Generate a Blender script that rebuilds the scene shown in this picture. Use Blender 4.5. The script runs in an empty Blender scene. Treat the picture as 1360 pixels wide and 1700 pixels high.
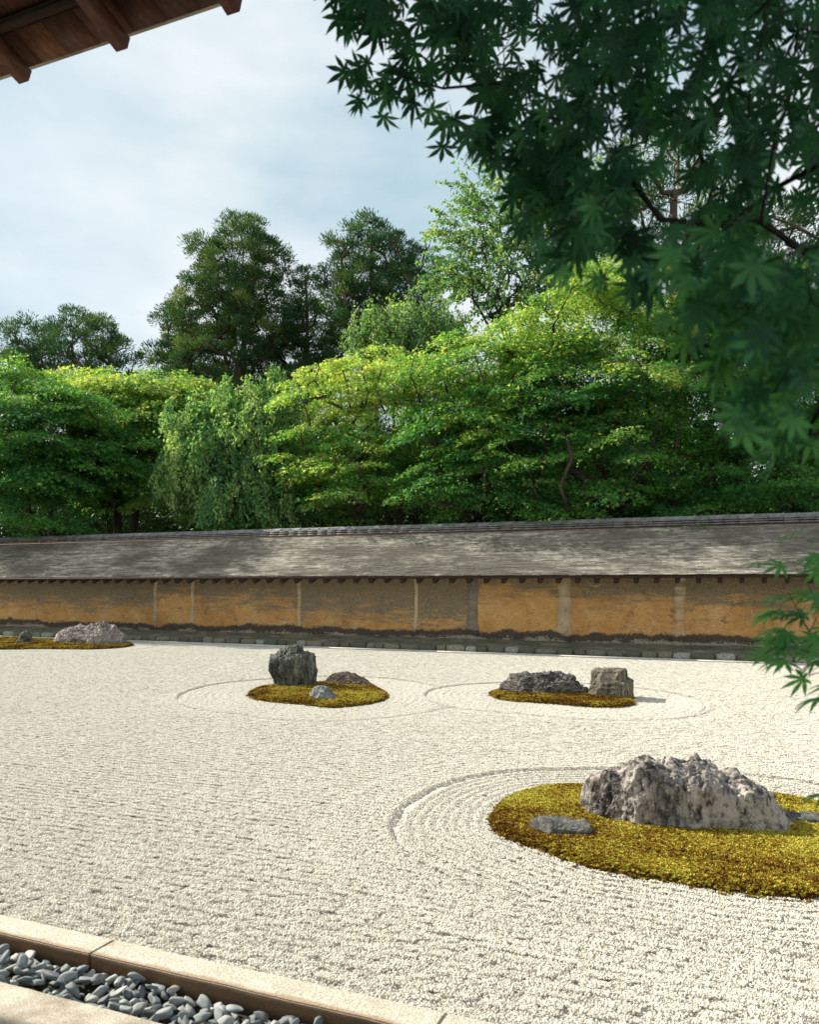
import bpy, bmesh, math, random
import numpy as np
from mathutils import Vector, Matrix, Euler, noise

random.seed(7)
RS = np.random.RandomState(7)
SC = bpy.context.scene
COL = SC.collection
H = 1.6                                   # eye height above the gravel
YAW = math.radians(23.2)
F = 1360.0                                # focal length in photo pixels (24 mm lens, 24 mm wide frame)

# ------------------------------------------------------------------ camera
cam_d = bpy.data.cameras.new('camera')
cam = bpy.data.objects.new('camera', cam_d)
COL.objects.link(cam)
cam.location = (0, 0, H)
cam.rotation_euler = (math.radians(90), 0, YAW)
cam_d.sensor_fit = 'HORIZONTAL'
cam_d.sensor_width = 24
cam_d.lens = 24
cam_d.shift_y = 120 / 1360
cam_d.clip_start = 0.05
cam_d.clip_end = 2000
cam_d.dof.use_dof = True
cam_d.dof.focus_distance = 13
cam_d.dof.aperture_fstop = 4.2
SC.camera = cam

# ------------------------------------------------------------------ sky, sun, exposure
SUN = Vector((-0.80, 0.07, 0.56)).normalized()     # towards the sun: from the left, a little beyond the wall
SUN_EL = math.asin(SUN.z)
w = bpy.data.worlds.new('World')
SC.world = w
w.use_nodes = True
nt = w.node_tree
nt.nodes.clear()
N = nt.nodes.new
out = N('ShaderNodeOutputWorld')
mix = N('ShaderNodeMixShader')
bg = N('ShaderNodeBackground')
bg.inputs['Strength'].default_value = 0.08
sky = N('ShaderNodeTexSky')
sky.sky_type = 'NISHITA'
sky.sun_disc = False
sky.sun_elevation = SUN_EL
sky.sun_rotation = math.atan2(SUN.x, SUN.y)
sky.air_density = 1.2
sky.dust_density = 1.5
nt.links.new(sky.outputs[0], bg.inputs['Color'])
cl = N('ShaderNodeBackground')
cl.inputs['Strength'].default_value = 0.54
tc = N('ShaderNodeTexCoord')
mp = N('ShaderNodeMapping')
mp.inputs['Scale'].default_value = (1.0, 1.0, 2.4)
mp.inputs['Rotation'].default_value = (0.0, 0.35, 0.6)
nt.links.new(tc.outputs['Generated'], mp.inputs[0])
n1 = N('ShaderNodeTexNoise')
n1.inputs['Scale'].default_value = 1.7
n1.inputs['Detail'].default_value = 7
n1.inputs['Roughness'].default_value = 0.52
n1.inputs['Distortion'].default_value = 0.5
nt.links.new(mp.outputs[0], n1.inputs['Vector'])
n2 = N('ShaderNodeTexNoise')
n2.inputs['Scale'].default_value = 3.1
n2.inputs['Detail'].default_value = 6
nt.links.new(mp.outputs[0], n2.inputs['Vector'])
r1 = N('ShaderNodeMapRange')
r1.inputs['From Min'].default_value = 0.30
r1.inputs['From Max'].default_value = 0.62
r1.inputs['To Min'].default_value = 0.62
r1.inputs['To Max'].default_value = 0.97
nt.links.new(n1.outputs[0], r1.inputs['Value'])
rc = N('ShaderNodeValToRGB')
rc.color_ramp.elements[0].position = 0.3
rc.color_ramp.elements[0].color = (0.50, 0.68, 0.76, 1)
rc.color_ramp.elements[1].position = 0.68
rc.color_ramp.elements[1].color = (1.0, 1.03, 1.03, 1)
nt.links.new(n2.outputs[0], rc.inputs[0])
nt.links.new(rc.outputs[0], cl.inputs['Color'])
nt.links.new(r1.outputs[0], mix.inputs[0])
nt.links.new(bg.outputs[0], mix.inputs[1])
nt.links.new(cl.outputs[0], mix.inputs[2])
nt.links.new(mix.outputs[0], out.inputs[0])

sun_d = bpy.data.lights.new('sun', 'SUN')
sun_d.energy = 5.0
sun_d.angle = math.radians(0.55)
sun_d.color = (1.0, 0.93, 0.80)
sun = bpy.data.objects.new('sun', sun_d)
COL.objects.link(sun)
sun.rotation_euler = SUN.to_track_quat('Z', 'Y').to_euler()
sun.location = (-20, 5, 20)

SC.view_settings.view_transform = 'Standard'
SC.view_settings.look = 'None'
SC.view_settings.gamma = 1
SC.view_settings.exposure = 0.92
SC.view_settings.use_curve_mapping = False
SC.cycles.max_bounces = 8
SC.cycles.transparent_max_bounces = 6
SC.cycles.caustics_reflective = False
SC.cycles.caustics_refractive = False

# ------------------------------------------------------------------ photo pixel -> place
ca, sa = math.cos(YAW), math.sin(YAW)


def ray(u, v):
    cx = (u - 680) / F
    return Vector((-sa + cx * ca, ca + cx * sa, -(v - 970) / F))


def at_y(u, v, Y):                        # point seen at (u, v) on the plane y = Y
    r = ray(u, v)
    t = Y / r.y
    return Vector((r.x * t, Y, H + r.z * t))


def at_z(u, v, z=0.0):                    # point seen at (u, v) at height z
    r = ray(u, v)
    t = (z - H) / r.z
    return Vector((r.x * t, r.y * t, z))


def at_d(u, v, d):                        # point seen at (u, v) at depth d
    r = ray(u, v)
    return Vector((r.x * d, r.y * d, H + r.z * d))


# ------------------------------------------------------------------ object helpers
def link(name, me, mat=None, parent=None):
    o = bpy.data.objects.new(name, me)
    COL.objects.link(o)
    if mat is not None and me is not None and not me.materials:
        me.materials.append(mat)
    if parent is not None:
        o.parent = parent
    return o


def tag(o, label=None, cat=None, group=None, kind=None):
    if label:
        o['label'] = label
    if cat:
        o['category'] = cat
    if group:
        o['group'] = group
    if kind:
        o['kind'] = kind
    return o


def empty(name, loc, label, cat, group=None):
    o = bpy.data.objects.new(name, None)
    COL.objects.link(o)
    o.location = loc
    o.empty_display_size = 0.2
    return tag(o, label, cat, group)


def mesh_np(name, V, Fs, attrs=None, smooth=False):
    """V (n,3); Fs: array (m,k) or list of such arrays; attrs: name -> per-vertex floats"""
    V = np.asarray(V, dtype=np.float32)
    if not (isinstance(Fs, list) and np.ndim(Fs[0]) == 2):
        Fs = [Fs]
    Fs = [np.asarray(f, dtype=np.int32) for f in Fs if len(f)]
    me = bpy.data.meshes.new(name)
    me.vertices.add(len(V))
    me.vertices.foreach_set('co', V.ravel())
    nl = sum(f.size for f in Fs)
    npoly = sum(len(f) for f in Fs)
    if npoly:
        me.loops.add(nl)
        me.polygons.add(npoly)
        me.loops.foreach_set('vertex_index', np.concatenate([f.ravel() for f in Fs]))
        tot = np.concatenate([np.full(len(f), f.shape[1], np.int32) for f in Fs])
        start = np.concatenate([[0], np.cumsum(tot)[:-1]]).astype(np.int32)
        me.polygons.foreach_set('loop_start', start)
        me.polygons.foreach_set('loop_total', tot)
        if smooth:
            me.polygons.foreach_set('use_smooth', np.ones(npoly, bool))
    for k, a in (attrs or {}).items():
        a = np.asarray(a)
        if a.ndim == 2:
            at = me.attributes.new(k, 'FLOAT_VECTOR', 'POINT')
            at.data.foreach_set('vector', a.astype(np.float32).ravel())
        elif a.dtype.kind in 'iu':
            at = me.attributes.new(k, 'INT', 'POINT')
            at.data.foreach_set('value', a.astype(np.int32))
        else:
            at = me.attributes.new(k, 'FLOAT', 'POINT')
            at.data.foreach_set('value', a.astype(np.float32))
    me.update(calc_edges=True)
    me.validate()
    return me


def unit(a):
    return a / np.maximum(np.linalg.norm(a, axis=-1, keepdims=True), 1e-9)


def stamp(tv, tf, P, D, Nn, s):
    """copies of template (tv, tf) at P with x along D and z along Nn, scaled s (n,) or (n,3)"""
    D = unit(D)
    B = unit(np.cross(Nn, D))
    Nn = np.cross(D, B)
    n, k = len(P), len(tv)
    s = np.asarray(s)
    if s.ndim == 1:
        s = s[:, None].repeat(3, 1)
    V = (P[:, None, :] + (tv[None, :, 0:1] * s[:, None, 0:1]) * D[:, None, :]
         + (tv[None, :, 1:2] * s[:, None, 1:2]) * B[:, None, :]
         + (tv[None, :, 2:3] * s[:, None, 2:3]) * Nn[:, None, :])
    Fc = tf[None] + (np.arange(n) * k)[:, None, None]
    return V.reshape(-1, 3), Fc.reshape(-1, tf.shape[1])


class Acc:
    """collects vertices, quads and triangles of one mesh"""
    def __init__(s):
        s.V, s.Q, s.T, s.A, s.n = [], [], [], [], 0

    def add(s, V, Fc, a=0.5):
        V = np.asarray(V, float).reshape(-1, 3)
        Fc = np.asarray(Fc, int)
        (s.Q if Fc.shape[1] == 4 else s.T).append(Fc + s.n)
        s.V.append(V)
        s.A.append(np.broadcast_to(np.asarray(a, float), (len(V),)).copy())
        s.n += len(V)

    def tube(s, pts, rad, k=6, a=0.5):
        P = np.asarray([tuple(p) for p in pts], float)
        R = np.broadcast_to(np.asarray(rad, float), (len(P),))
        T = unit(np.gradient(P, axis=0))
        ref = np.array([0.31, 0.17, 0.93]) if abs(T[0][2]) < 0.9 else np.array([0.93, 0.2, 0.1])
        A = unit(np.cross(T, ref))
        B = np.cross(T, A)
        th = np.arange(k) * 2 * math.pi / k
        V = P[:, None] + R[:, None, None] * (np.cos(th)[None, :, None] * A[:, None] + np.sin(th)[None, :, None] * B[:, None])
        i = np.arange(len(P) - 1)[:, None] * k
        j = np.arange(k)[None]
        j2 = (j + 1) % k
        Q = np.stack([i + j, i + j2, i + k + j2, i + k + j], -1).reshape(-1, 4)
        s.add(V.reshape(-1, 3), Q, a)

    def box(s, c, size, rot=None, a=0.5, jit=0.0):
        c = np.array(c, float)
        v = np.array([[x, y, z] for x in (-.5, .5) for y in (-.5, .5) for z in (-.5, .5)]) * np.array(size)
        if jit:
            v += RS.uniform(-jit, jit, v.shape)
        if rot is not None:
            v = v @ np.array(rot.to_3x3()).T
        s.add(v + c, [[0, 1, 3, 2], [4, 6, 7, 5], [0, 4, 5, 1], [2, 3, 7, 6], [0, 2, 6, 4], [1, 5, 7, 3]], a)

    def mesh(s, name, smooth=False):
        Fs = []
        if s.Q:
            Fs.append(np.concatenate(s.Q))
        if s.T:
            Fs.append(np.concatenate(s.T))
        return mesh_np(name, np.concatenate(s.V), Fs, {'tint': np.concatenate(s.A)}, smooth)


def vnoise(P, seed=0):
    """vectorised smooth value noise, about -1..1"""
    P = np.asarray(P, float)
    i = np.floor(P).astype(np.int64)
    f = P - i
    f = f * f * (3 - 2 * f)

    def hsh(a):
        n = a[..., 0] * 73856093 ^ a[..., 1] * 19349663 ^ a[..., 2] * 83492791 ^ (seed * 2654435761 & 0xffffffff)
        n = (n ^ (n >> 13)) * 1274126177 & 0x7fffffff
        n = (n ^ (n >> 16)) & 0xffff
        return n / 32767.5 - 1
    r = 0
    for dx in (0, 1):
        for dy in (0, 1):
            for dz in (0, 1):
                wt = ((f[..., 0] if dx else 1 - f[..., 0]) * (f[..., 1] if dy else 1 - f[..., 1]) * (f[..., 2] if dz else 1 - f[..., 2]))
                r = r + wt * hsh(i + np.array([dx, dy, dz]))
    return r


def fbm(P, o=4, seed=0, gain=0.5):
    r, a = 0, 1.0
    for k in range(o):
        r = r + a * vnoise(P * 2 ** k + k * 17.3, seed + k)
        a *= gain
    return r


# ------------------------------------------------------------------ materials
class M:
    def __init__(s, name, rough=0.8, spec=0.3):
        s.m = bpy.data.materials.new(name)
        s.m.use_nodes = True
        s.nt = s.m.node_tree
        s.b = s.nt.nodes['Principled BSDF']
        s.b.inputs['Roughness'].default_value = rough
        s.b.inputs['Specular IOR Level'].default_value = spec
        s.out = s.nt.nodes['Material Output']
        s.tc = None

    def n(s, t, **kw):
        nd = s.nt.nodes.new(t)
        for k, v in kw.items():
            setattr(nd, k, v)
        return nd

    def l(s, a, b):
        s.nt.links.new(a, b)

    def coord(s, scale=(1, 1, 1), kind='Object', rot=(0, 0, 0)):
        if s.tc is None:
            s.tc = s.n('ShaderNodeTexCoord')
        m = s.n('ShaderNodeMapping')
        m.inputs['Scale'].default_value = scale
        m.inputs['Rotation'].default_value = rot
        s.l(s.tc.outputs[kind], m.inputs[0])
        return m.outputs[0]

    def noise(s, sc, det=5, rough=0.55, vec=None, dist=0.0):
        t = s.n('ShaderNodeTexNoise')
        t.inputs['Scale'].default_value = sc
        t.inputs['Detail'].default_value = det
        t.inputs['Roughness'].default_value = rough
        t.inputs['Distortion'].default_value = dist
        if vec is not None:
            s.l(vec, t.inputs['Vector'])
        return t.outputs[0]

    def noise_c(s, sc, vec):
        t = s.n('ShaderNodeTexNoise')
        t.inputs['Scale'].default_value = sc
        t.inputs['Detail'].default_value = 4
        s.l(vec, t.inputs['Vector'])
        return t.outputs[1]

    def voro(s, sc, vec=None, feature='F1', out='Distance'):
        t = s.n('ShaderNodeTexVoronoi', feature=feature)
        t.inputs['Scale'].default_value = sc
        if vec is not None:
            s.l(vec, t.inputs['Vector'])
        return t.outputs[out]

    def attr(s, name, typ='GEOMETRY', out='Fac'):
        a = s.n('ShaderNodeAttribute', attribute_name=name, attribute_type=typ)
        return a.outputs[out]

    def ramp(s, fac, stops, mode='LINEAR'):
        r = s.n('ShaderNodeValToRGB')
        r.color_ramp.interpolation = mode
        e = r.color_ramp.elements
        while len(e) < len(stops):
            e.new(0.5)
        for i, (p, c) in enumerate(stops):
            e[i].position = p
            e[i].color = (c, c, c, 1) if isinstance(c, (int, float)) else tuple(c) + (1,)
        s.l(fac, r.inputs[0])
        return r.outputs[0]

    def mix(s, fac, a, b, mode='MIX'):
        m = s.n('ShaderNodeMix', data_type='RGBA', blend_type=mode)
        for isf, sock, val in ((1, m.inputs[0], fac), (0, m.inputs[6], a), (0, m.inputs[7], b)):
            if hasattr(val, 'links'):
                s.l(val, sock)
            elif isinstance(val, (int, float)):
                sock.default_value = val if isf else (val, val, val, 1)
            else:
                sock.default_value = tuple(val) + (1,)
        return m.outputs[2]

    def math(s, op, a, b=0.0, clamp=False):
        m = s.n('ShaderNodeMath', operation=op, use_clamp=clamp)
        for sock, val in ((m.inputs[0], a), (m.inputs[1], b)):
            if hasattr(val, 'links'):
                s.l(val, sock)
            else:
                sock.default_value = val
        return m.outputs[0]

    def color(s, c):
        if hasattr(c, 'links'):
            s.l(c, s.b.inputs['Base Color'])
        else:
            s.b.inputs['Base Color'].default_value = tuple(c) + (1,)
        return s

    def bump(s, h, dist=0.01, strength=1.0, chain=None):
        b = s.n('ShaderNodeBump')
        b.inputs['Distance'].default_value = dist
        b.inputs['Strength'].default_value = strength
        s.l(h, b.inputs['Height'])
        if chain is not None:
            s.l(chain, b.inputs['Normal'])
        s.l(b.outputs[0], s.b.inputs['Normal'])
        return b.outputs[0]


def leaf_material(name, stops, transl=0.5, rough=0.5, spec=0.2, tcol=(1.3, 1.25, 0.6)):
    m = M(name, rough, spec)
    c = m.ramp(m.attr('tint'), stops)
    m.color(c)
    tr = m.n('ShaderNodeBsdfTranslucent')
    cc = m.mix(1.0, c, tcol, 'MULTIPLY')
    m.l(cc, tr.inputs[0])
    mx = m.n('ShaderNodeMixShader')
    mx.inputs[0].default_value = transl
    m.l(m.b.outputs[0], mx.inputs[1])
    m.l(tr.outputs[0], mx.inputs[2])
    m.l(mx.outputs[0], m.out.inputs[0])
    return m.m


MAT = {}
MAT['maple'] = leaf_material('maple_leaves', [(0.0, (0.028, 0.12, 0.045)), (0.45, (0.09, 0.27, 0.07)), (0.75, (0.24, 0.42, 0.10)), (1.0, (0.50, 0.58, 0.17))])
MAT['cedar'] = leaf_material('cedar_needles', [(0.0, (0.040, 0.105, 0.055)), (0.6, (0.085, 0.17, 0.06)), (1.0, (0.20, 0.26, 0.07))], transl=0.25, rough=0.8, spec=0.1)
MAT['cherry'] = leaf_material('cherry_leaves', [(0.0, (0.06, 0.17, 0.08)), (0.6, (0.13, 0.30, 0.11)), (1.0, (0.34, 0.47, 0.18))], transl=0.45, rough=0.6, spec=0.15)
MAT['near_leaf'] = leaf_material('near_maple_leaves', [(0.0, (0.016, 0.065, 0.036)), (0.4, (0.035, 0.14, 0.065)), (1.0, (0.12, 0.34, 0.10))], transl=0.45, rough=0.45)
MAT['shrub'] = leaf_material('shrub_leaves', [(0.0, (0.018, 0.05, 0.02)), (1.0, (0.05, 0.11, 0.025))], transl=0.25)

m = M('bark', 0.9, 0.1)
c = m.coord((1, 1, 0.25))
nz = m.noise(14, 6, 0.6, c)
m.color(m.ramp(nz, [(0.3, (0.035, 0.026, 0.02)), (0.7, (0.12, 0.095, 0.075))]))
m.bump(nz, 0.02)
MAT['bark'] = m.m
m = M('cedar_bark', 0.9, 0.1)
c = m.coord((3, 3, 0.2))
nz = m.noise(6, 6, 0.6, c)
m.color(m.ramp(nz, [(0.3, (0.07, 0.045, 0.032)), (0.7, (0.22, 0.16, 0.12))]))
m.bump(nz, 0.02)
MAT['cedar_bark'] = m.m
m = M('twig_bark', 0.9, 0.05)
m.color(m.ramp(m.noise(60, 3, 0.6, m.coord()), [(0.3, (0.012, 0.010, 0.009)), (0.7, (0.035, 0.028, 0.022))]))
MAT['twig'] = m.m

# gravel
m = M('white_gravel', 0.85, 0.2)
t1 = m.attr('tint')
big = m.noise(0.35, 4, 0.6, m.coord((1, 1, 1)))
c = m.ramp(t1, [(0.0, (0.33, 0.305, 0.26)), (0.12, (0.50, 0.48, 0.425)), (0.5, (0.655, 0.625, 0.55)), (1.0, (0.77, 0.74, 0.66))])
m.color(m.mix(m.ramp(big, [(0.35, 0.0), (0.7, 0.35)]), c, m.mix(1.0, c, (0.95, 0.92, 0.86), 'MULTIPLY')))
MAT['grain'] = m.m
m = M('gravel_bed', 0.9, 0.1)
c = m.coord()
v = m.voro(95, c)
v2 = m.noise(70, 3, 0.6, c)
m.color(m.mix(m.ramp(v, [(0.2, 0.0), (0.75, 1.0)]), m.ramp(v2, [(0.3, (0.60, 0.57, 0.50)), (0.7, (0.70, 0.67, 0.60))]), (0.42, 0.40, 0.35)))
m.bump(m.math('SUBTRACT', 1.0, v), 0.008)
MAT['bed'] = m.m

# kerb granite
m = M('granite_kerb', 0.75, 0.3)
c = m.coord()
sp = m.noise(160, 4, 0.7, c)
bl = m.noise(4, 6, 0.6, c)
geo = m.n('ShaderNodeNewGeometry')
sep = m.n('ShaderNodeSeparateXYZ')
m.l(geo.outputs['Position'], sep.inputs[0])
base = m.mix(m.ramp(sp, [(0.42, 0.0), (0.58, 1.0)]), (0.42, 0.375, 0.29), (0.76, 0.715, 0.61))
edge_ = m.math('ADD', m.math('MULTIPLY', sep.outputs[1], -14.0), m.math('ADD', m.math('MULTIPLY', bl, 1.1), m.math('MULTIPLY', sp, 0.5)))
edge_ = m.math('ADD', edge_, 14.0 * 2.70)
base = m.mix(m.ramp(edge_, [(0.62, 0.0), (0.85, 0.7)]), base, (0.30, 0.17, 0.08))
near_ = m.ramp(m.math('MULTIPLY', sep.outputs[1], 0.2), [(0.476, 1.0), (0.480, 0.0)])
base = m.mix(near_, base, m.mix(m.ramp(sp, [(0.42, 0.0), (0.58, 1.0)]), (0.42, 0.375, 0.29), (0.76, 0.715, 0.61)))
base = m.mix(m.ramp(bl, [(0.45, 0.0), (0.75, 0.5)]), base, (0.42, 0.35, 0.25))
# damp moss and rust band low on the stone's side
low = m.math('ADD', m.math('MULTIPLY', sep.outputs[2], -18.0), m.math('MULTIPLY', bl, 0.8))
base = m.mix(m.ramp(low, [(0.10, 0.0), (0.35, 0.85), (1.0, 0.85)]), base, (0.17, 0.085, 0.035))
base = m.mix(m.ramp(m.math('MULTIPLY', low, 0.33), [(0.28, 0.0), (0.5, 0.93)]), base, (0.05, 0.045, 0.028))
m.color(base)
m.bump(m.noise(75, 7, 0.75, c), 0.012, 1.0)
MAT['kerb'] = m.m

m = M('river_stone', 0.6, 0.4)
oi = m.n('ShaderNodeObjectInfo')
c = m.coord()
nz = m.noise(40, 5, 0.6, c)
k = m.ramp(oi.outputs['Random'], [(0.0, (0.11, 0.13, 0.14)), (0.5, (0.22, 0.245, 0.25)), (0.85, (0.33, 0.35, 0.34)), (1.0, (0.45, 0.44, 0.40))])
m.color(m.mix(0.6, k, m.ramp(nz, [(0.3, 0.55), (0.7, 1.0)]), 'MULTIPLY'))
m.bump(nz, 0.002, 0.6)
MAT['pebble'] = m.m

m = M('dark_soil', 0.95, 0.1)
c = m.coord()
nz = m.noise(25, 6, 0.65, c)
m.color(m.ramp(nz, [(0.3, (0.02, 0.018, 0.013)), (0.7, (0.06, 0.05, 0.035))]))
m.bump(nz, 0.01)
MAT['soil'] = m.m

m = M('woodland_floor', 0.95, 0.1)
c = m.coord()
nz = m.noise(1.2, 8, 0.65, c)
m.color(m.ramp(nz, [(0.3, (0.03, 0.035, 0.015)), (0.7, (0.07, 0.075, 0.03))]))
m.bump(nz, 0.05)
MAT['ground'] = m.m

# moss
m = M('moss', 0.9, 0.1)
t1 = m.attr('tint')
t2 = m.attr('tone', 'INSTANCER')
f = m.math('ADD', m.math('MULTIPLY', t1, 0.55), m.math('MULTIPLY', t2, 0.75))
f = m.math('ADD', f, 0.06)
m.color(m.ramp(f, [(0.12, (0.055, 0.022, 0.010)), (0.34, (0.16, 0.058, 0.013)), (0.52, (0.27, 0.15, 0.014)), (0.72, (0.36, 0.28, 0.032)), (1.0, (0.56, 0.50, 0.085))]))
MAT['moss'] = m.m
m = M('moss_bed', 0.95, 0.05)
nz = m.noise(30, 6, 0.7, m.coord())
m.color(m.ramp(nz, [(0.3, (0.05, 0.03, 0.012)), (0.7, (0.14, 0.10, 0.02))]))
m.bump(nz, 0.015)
MAT['moss_bed'] = m.m


def rock_material(name, dark, mid, light, pale_amt=0.5, streak=(1, 1, 1), lichen=0.3, rot=(0, 0, 0)):
    m = M(name, 0.85, 0.2)
    c = m.coord(streak, rot=rot)
    c0 = m.coord()
    a = m.noise(7, 8, 0.68, c, 0.6)
    b = m.noise(26, 7, 0.7, c, 0.3)
    g = m.noise(2.6, 5, 0.6, c0)
    base = m.ramp(a, [(0.36, dark), (0.49, mid), (0.63, light)])
    pale = m.ramp(m.math('ADD', m.math('MULTIPLY', b, 0.55), m.math('MULTIPLY', g, 0.5)), [(0.62 - 0.16 * pale_amt, 0.0), (0.70 - 0.12 * pale_amt, 0.85)])
    base = m.mix(pale, base, tuple(min(0.6, x * 1.5) for x in light))
    cd = m.mix(0.35, c, m.noise_c(3.5, c))
    crack = m.voro(4.0, cd, 'DISTANCE_TO_EDGE')
    base = m.mix(m.ramp(crack, [(0.0, 0.5), (0.03, 0.0)]), base, tuple(x * 0.45 for x in dark))
    li = m.noise(38, 4, 0.6, c0)
    base = m.mix(m.ramp(li, [(0.60, 0.0), (0.66, lichen)]), base, (0.46, 0.47, 0.42))
    base = m.mix(m.ramp(b, [(0.34, 0.85), (0.46, 0.0)]), base, tuple(x * 0.5 for x in dark))
    m.color(base)
    n1_ = m.bump(a, 0.06, 0.9)
    n2_ = m.bump(m.ramp(crack, [(0.0, 0.0), (0.08, 1.0)]), 0.02, 0.7, n1_)
    m.bump(b, 0.022, 1.0, n2_)
    return m.m


MAT['rock_big'] = rock_material('pinkish_rock', (0.035, 0.028, 0.031), (0.135, 0.12, 0.112), (0.40, 0.36, 0.315), 0.85, (1, 1, 0.45), 0.35, (0, 0.5, 0))
MAT['rock_tall'] = rock_material('green_grey_rock', (0.03, 0.036, 0.034), (0.10, 0.105, 0.09), (0.27, 0.27, 0.22), 0.3, (1.8, 1.8, 0.22), 0.6)
MAT['rock_dark'] = rock_material('purple_grey_rock', (0.045, 0.04, 0.045), (0.13, 0.115, 0.11), (0.27, 0.245, 0.21), 0.5, (0.7, 1, 1.8), 0.35)
MAT['rock_brown'] = rock_material('brown_rock', (0.05, 0.036, 0.03), (0.11, 0.08, 0.06), (0.18, 0.14, 0.10), 0.0, (1, 1, 1), 0.2)
MAT['rock_pale'] = rock_material('blue_grey_rock', (0.08, 0.09, 0.10), (0.19, 0.20, 0.205), (0.34, 0.34, 0.33), 0.4, (1, 1, 1), 0.3)
MAT['rock_pink'] = rock_material('rose_grey_rock', (0.07, 0.058, 0.062), (0.22, 0.175, 0.165), (0.42, 0.36, 0.32), 0.8, (2, 1.5, 0.7), 0.3, (0, 0.8, 0))
MAT['rock_flat'] = rock_material('flat_grey_rock', (0.075, 0.08, 0.075), (0.15, 0.15, 0.135), (0.25, 0.24, 0.21), 0.1, (1, 1, 1), 0.25)
MAT['rock_block'] = rock_material('mottled_rock', (0.06, 0.05, 0.038), (0.15, 0.125, 0.09), (0.27, 0.235, 0.18), 0.45, (1.2, 1.2, 0.4), 0.35)

# timber
m = M('eave_timber', 0.75, 0.2)
oi = m.n('ShaderNodeObjectInfo')
c = m.coord((6, 1.2, 6))
nz = m.noise(9, 7, 0.65, c, 0.4)
cc = m.ramp(nz, [(0.25, (0.045, 0.017, 0.012)), (0.55, (0.10, 0.042, 0.026)), (0.8, (0.17, 0.085, 0.048))])
m.color(m.mix(1.0, cc, m.ramp(oi.outputs['Random'], [(0.0, (0.55, 0.5, 0.5)), (0.7, (1.0, 1.0, 1.0)), (1.0, (1.5, 1.5, 1.3))]), 'MULTIPLY'))
m.bump(nz, 0.004)
MAT['eave'] = m.m
m = M('dark_timber', 0.8, 0.15)
nz = m.noise(12, 6, 0.6, m.coord((0.4, 4, 4)))
m.color(m.ramp(nz, [(0.3, (0.022, 0.014, 0.011)), (0.7, (0.06, 0.036, 0.027))]))
MAT['dark_timber'] = m.m
m = M('red_board', 0.8, 0.15)
nz = m.noise(12, 6, 0.6, m.coord((0.4, 4, 4)))
m.color(m.ramp(nz, [(0.3, (0.09, 0.032, 0.02)), (0.7, (0.18, 0.075, 0.045))]))
MAT['red_board'] = m.m
m = M('bark_shingle', 0.85, 0.15)
c = m.coord((0.22, 1, 1))
nz = m.noise(9, 8, 0.7, c)
nb = m.noise(0.8, 5, 0.6, m.coord((0.5, 1, 1)))
t1 = m.attr('tint')
s1 = m.ramp(t1, [(0.0, (0.19, 0.17, 0.14)), (0.5, (0.36, 0.325, 0.265)), (1.0, (0.56, 0.51, 0.42))])
s1 = m.mix(m.ramp(nz, [(0.38, 0.8), (0.54, 0.0)]), s1, (0.10, 0.09, 0.075))
s1 = m.mix(m.ramp(nb, [(0.44, 0.0), (0.58, 0.75)]), s1, (0.10, 0.092, 0.075))
m.color(s1)
m.bump(nz, 0.004, 0.6)
MAT['shingle'] = m.m
m = M('grey_tile', 0.85, 0.15)
nz = m.noise(6, 6, 0.6, m.coord())
oi = m.n('ShaderNodeObjectInfo')
m.color(m.mix(1.0, m.ramp(nz, [(0.3, (0.13, 0.13, 0.13)), (0.7, (0.30, 0.29, 0.28))]), m.ramp(oi.outputs['Random'], [(0, 0.7), (1, 1.15)]), 'MULTIPLY'))
MAT['tile'] = m.m

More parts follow.
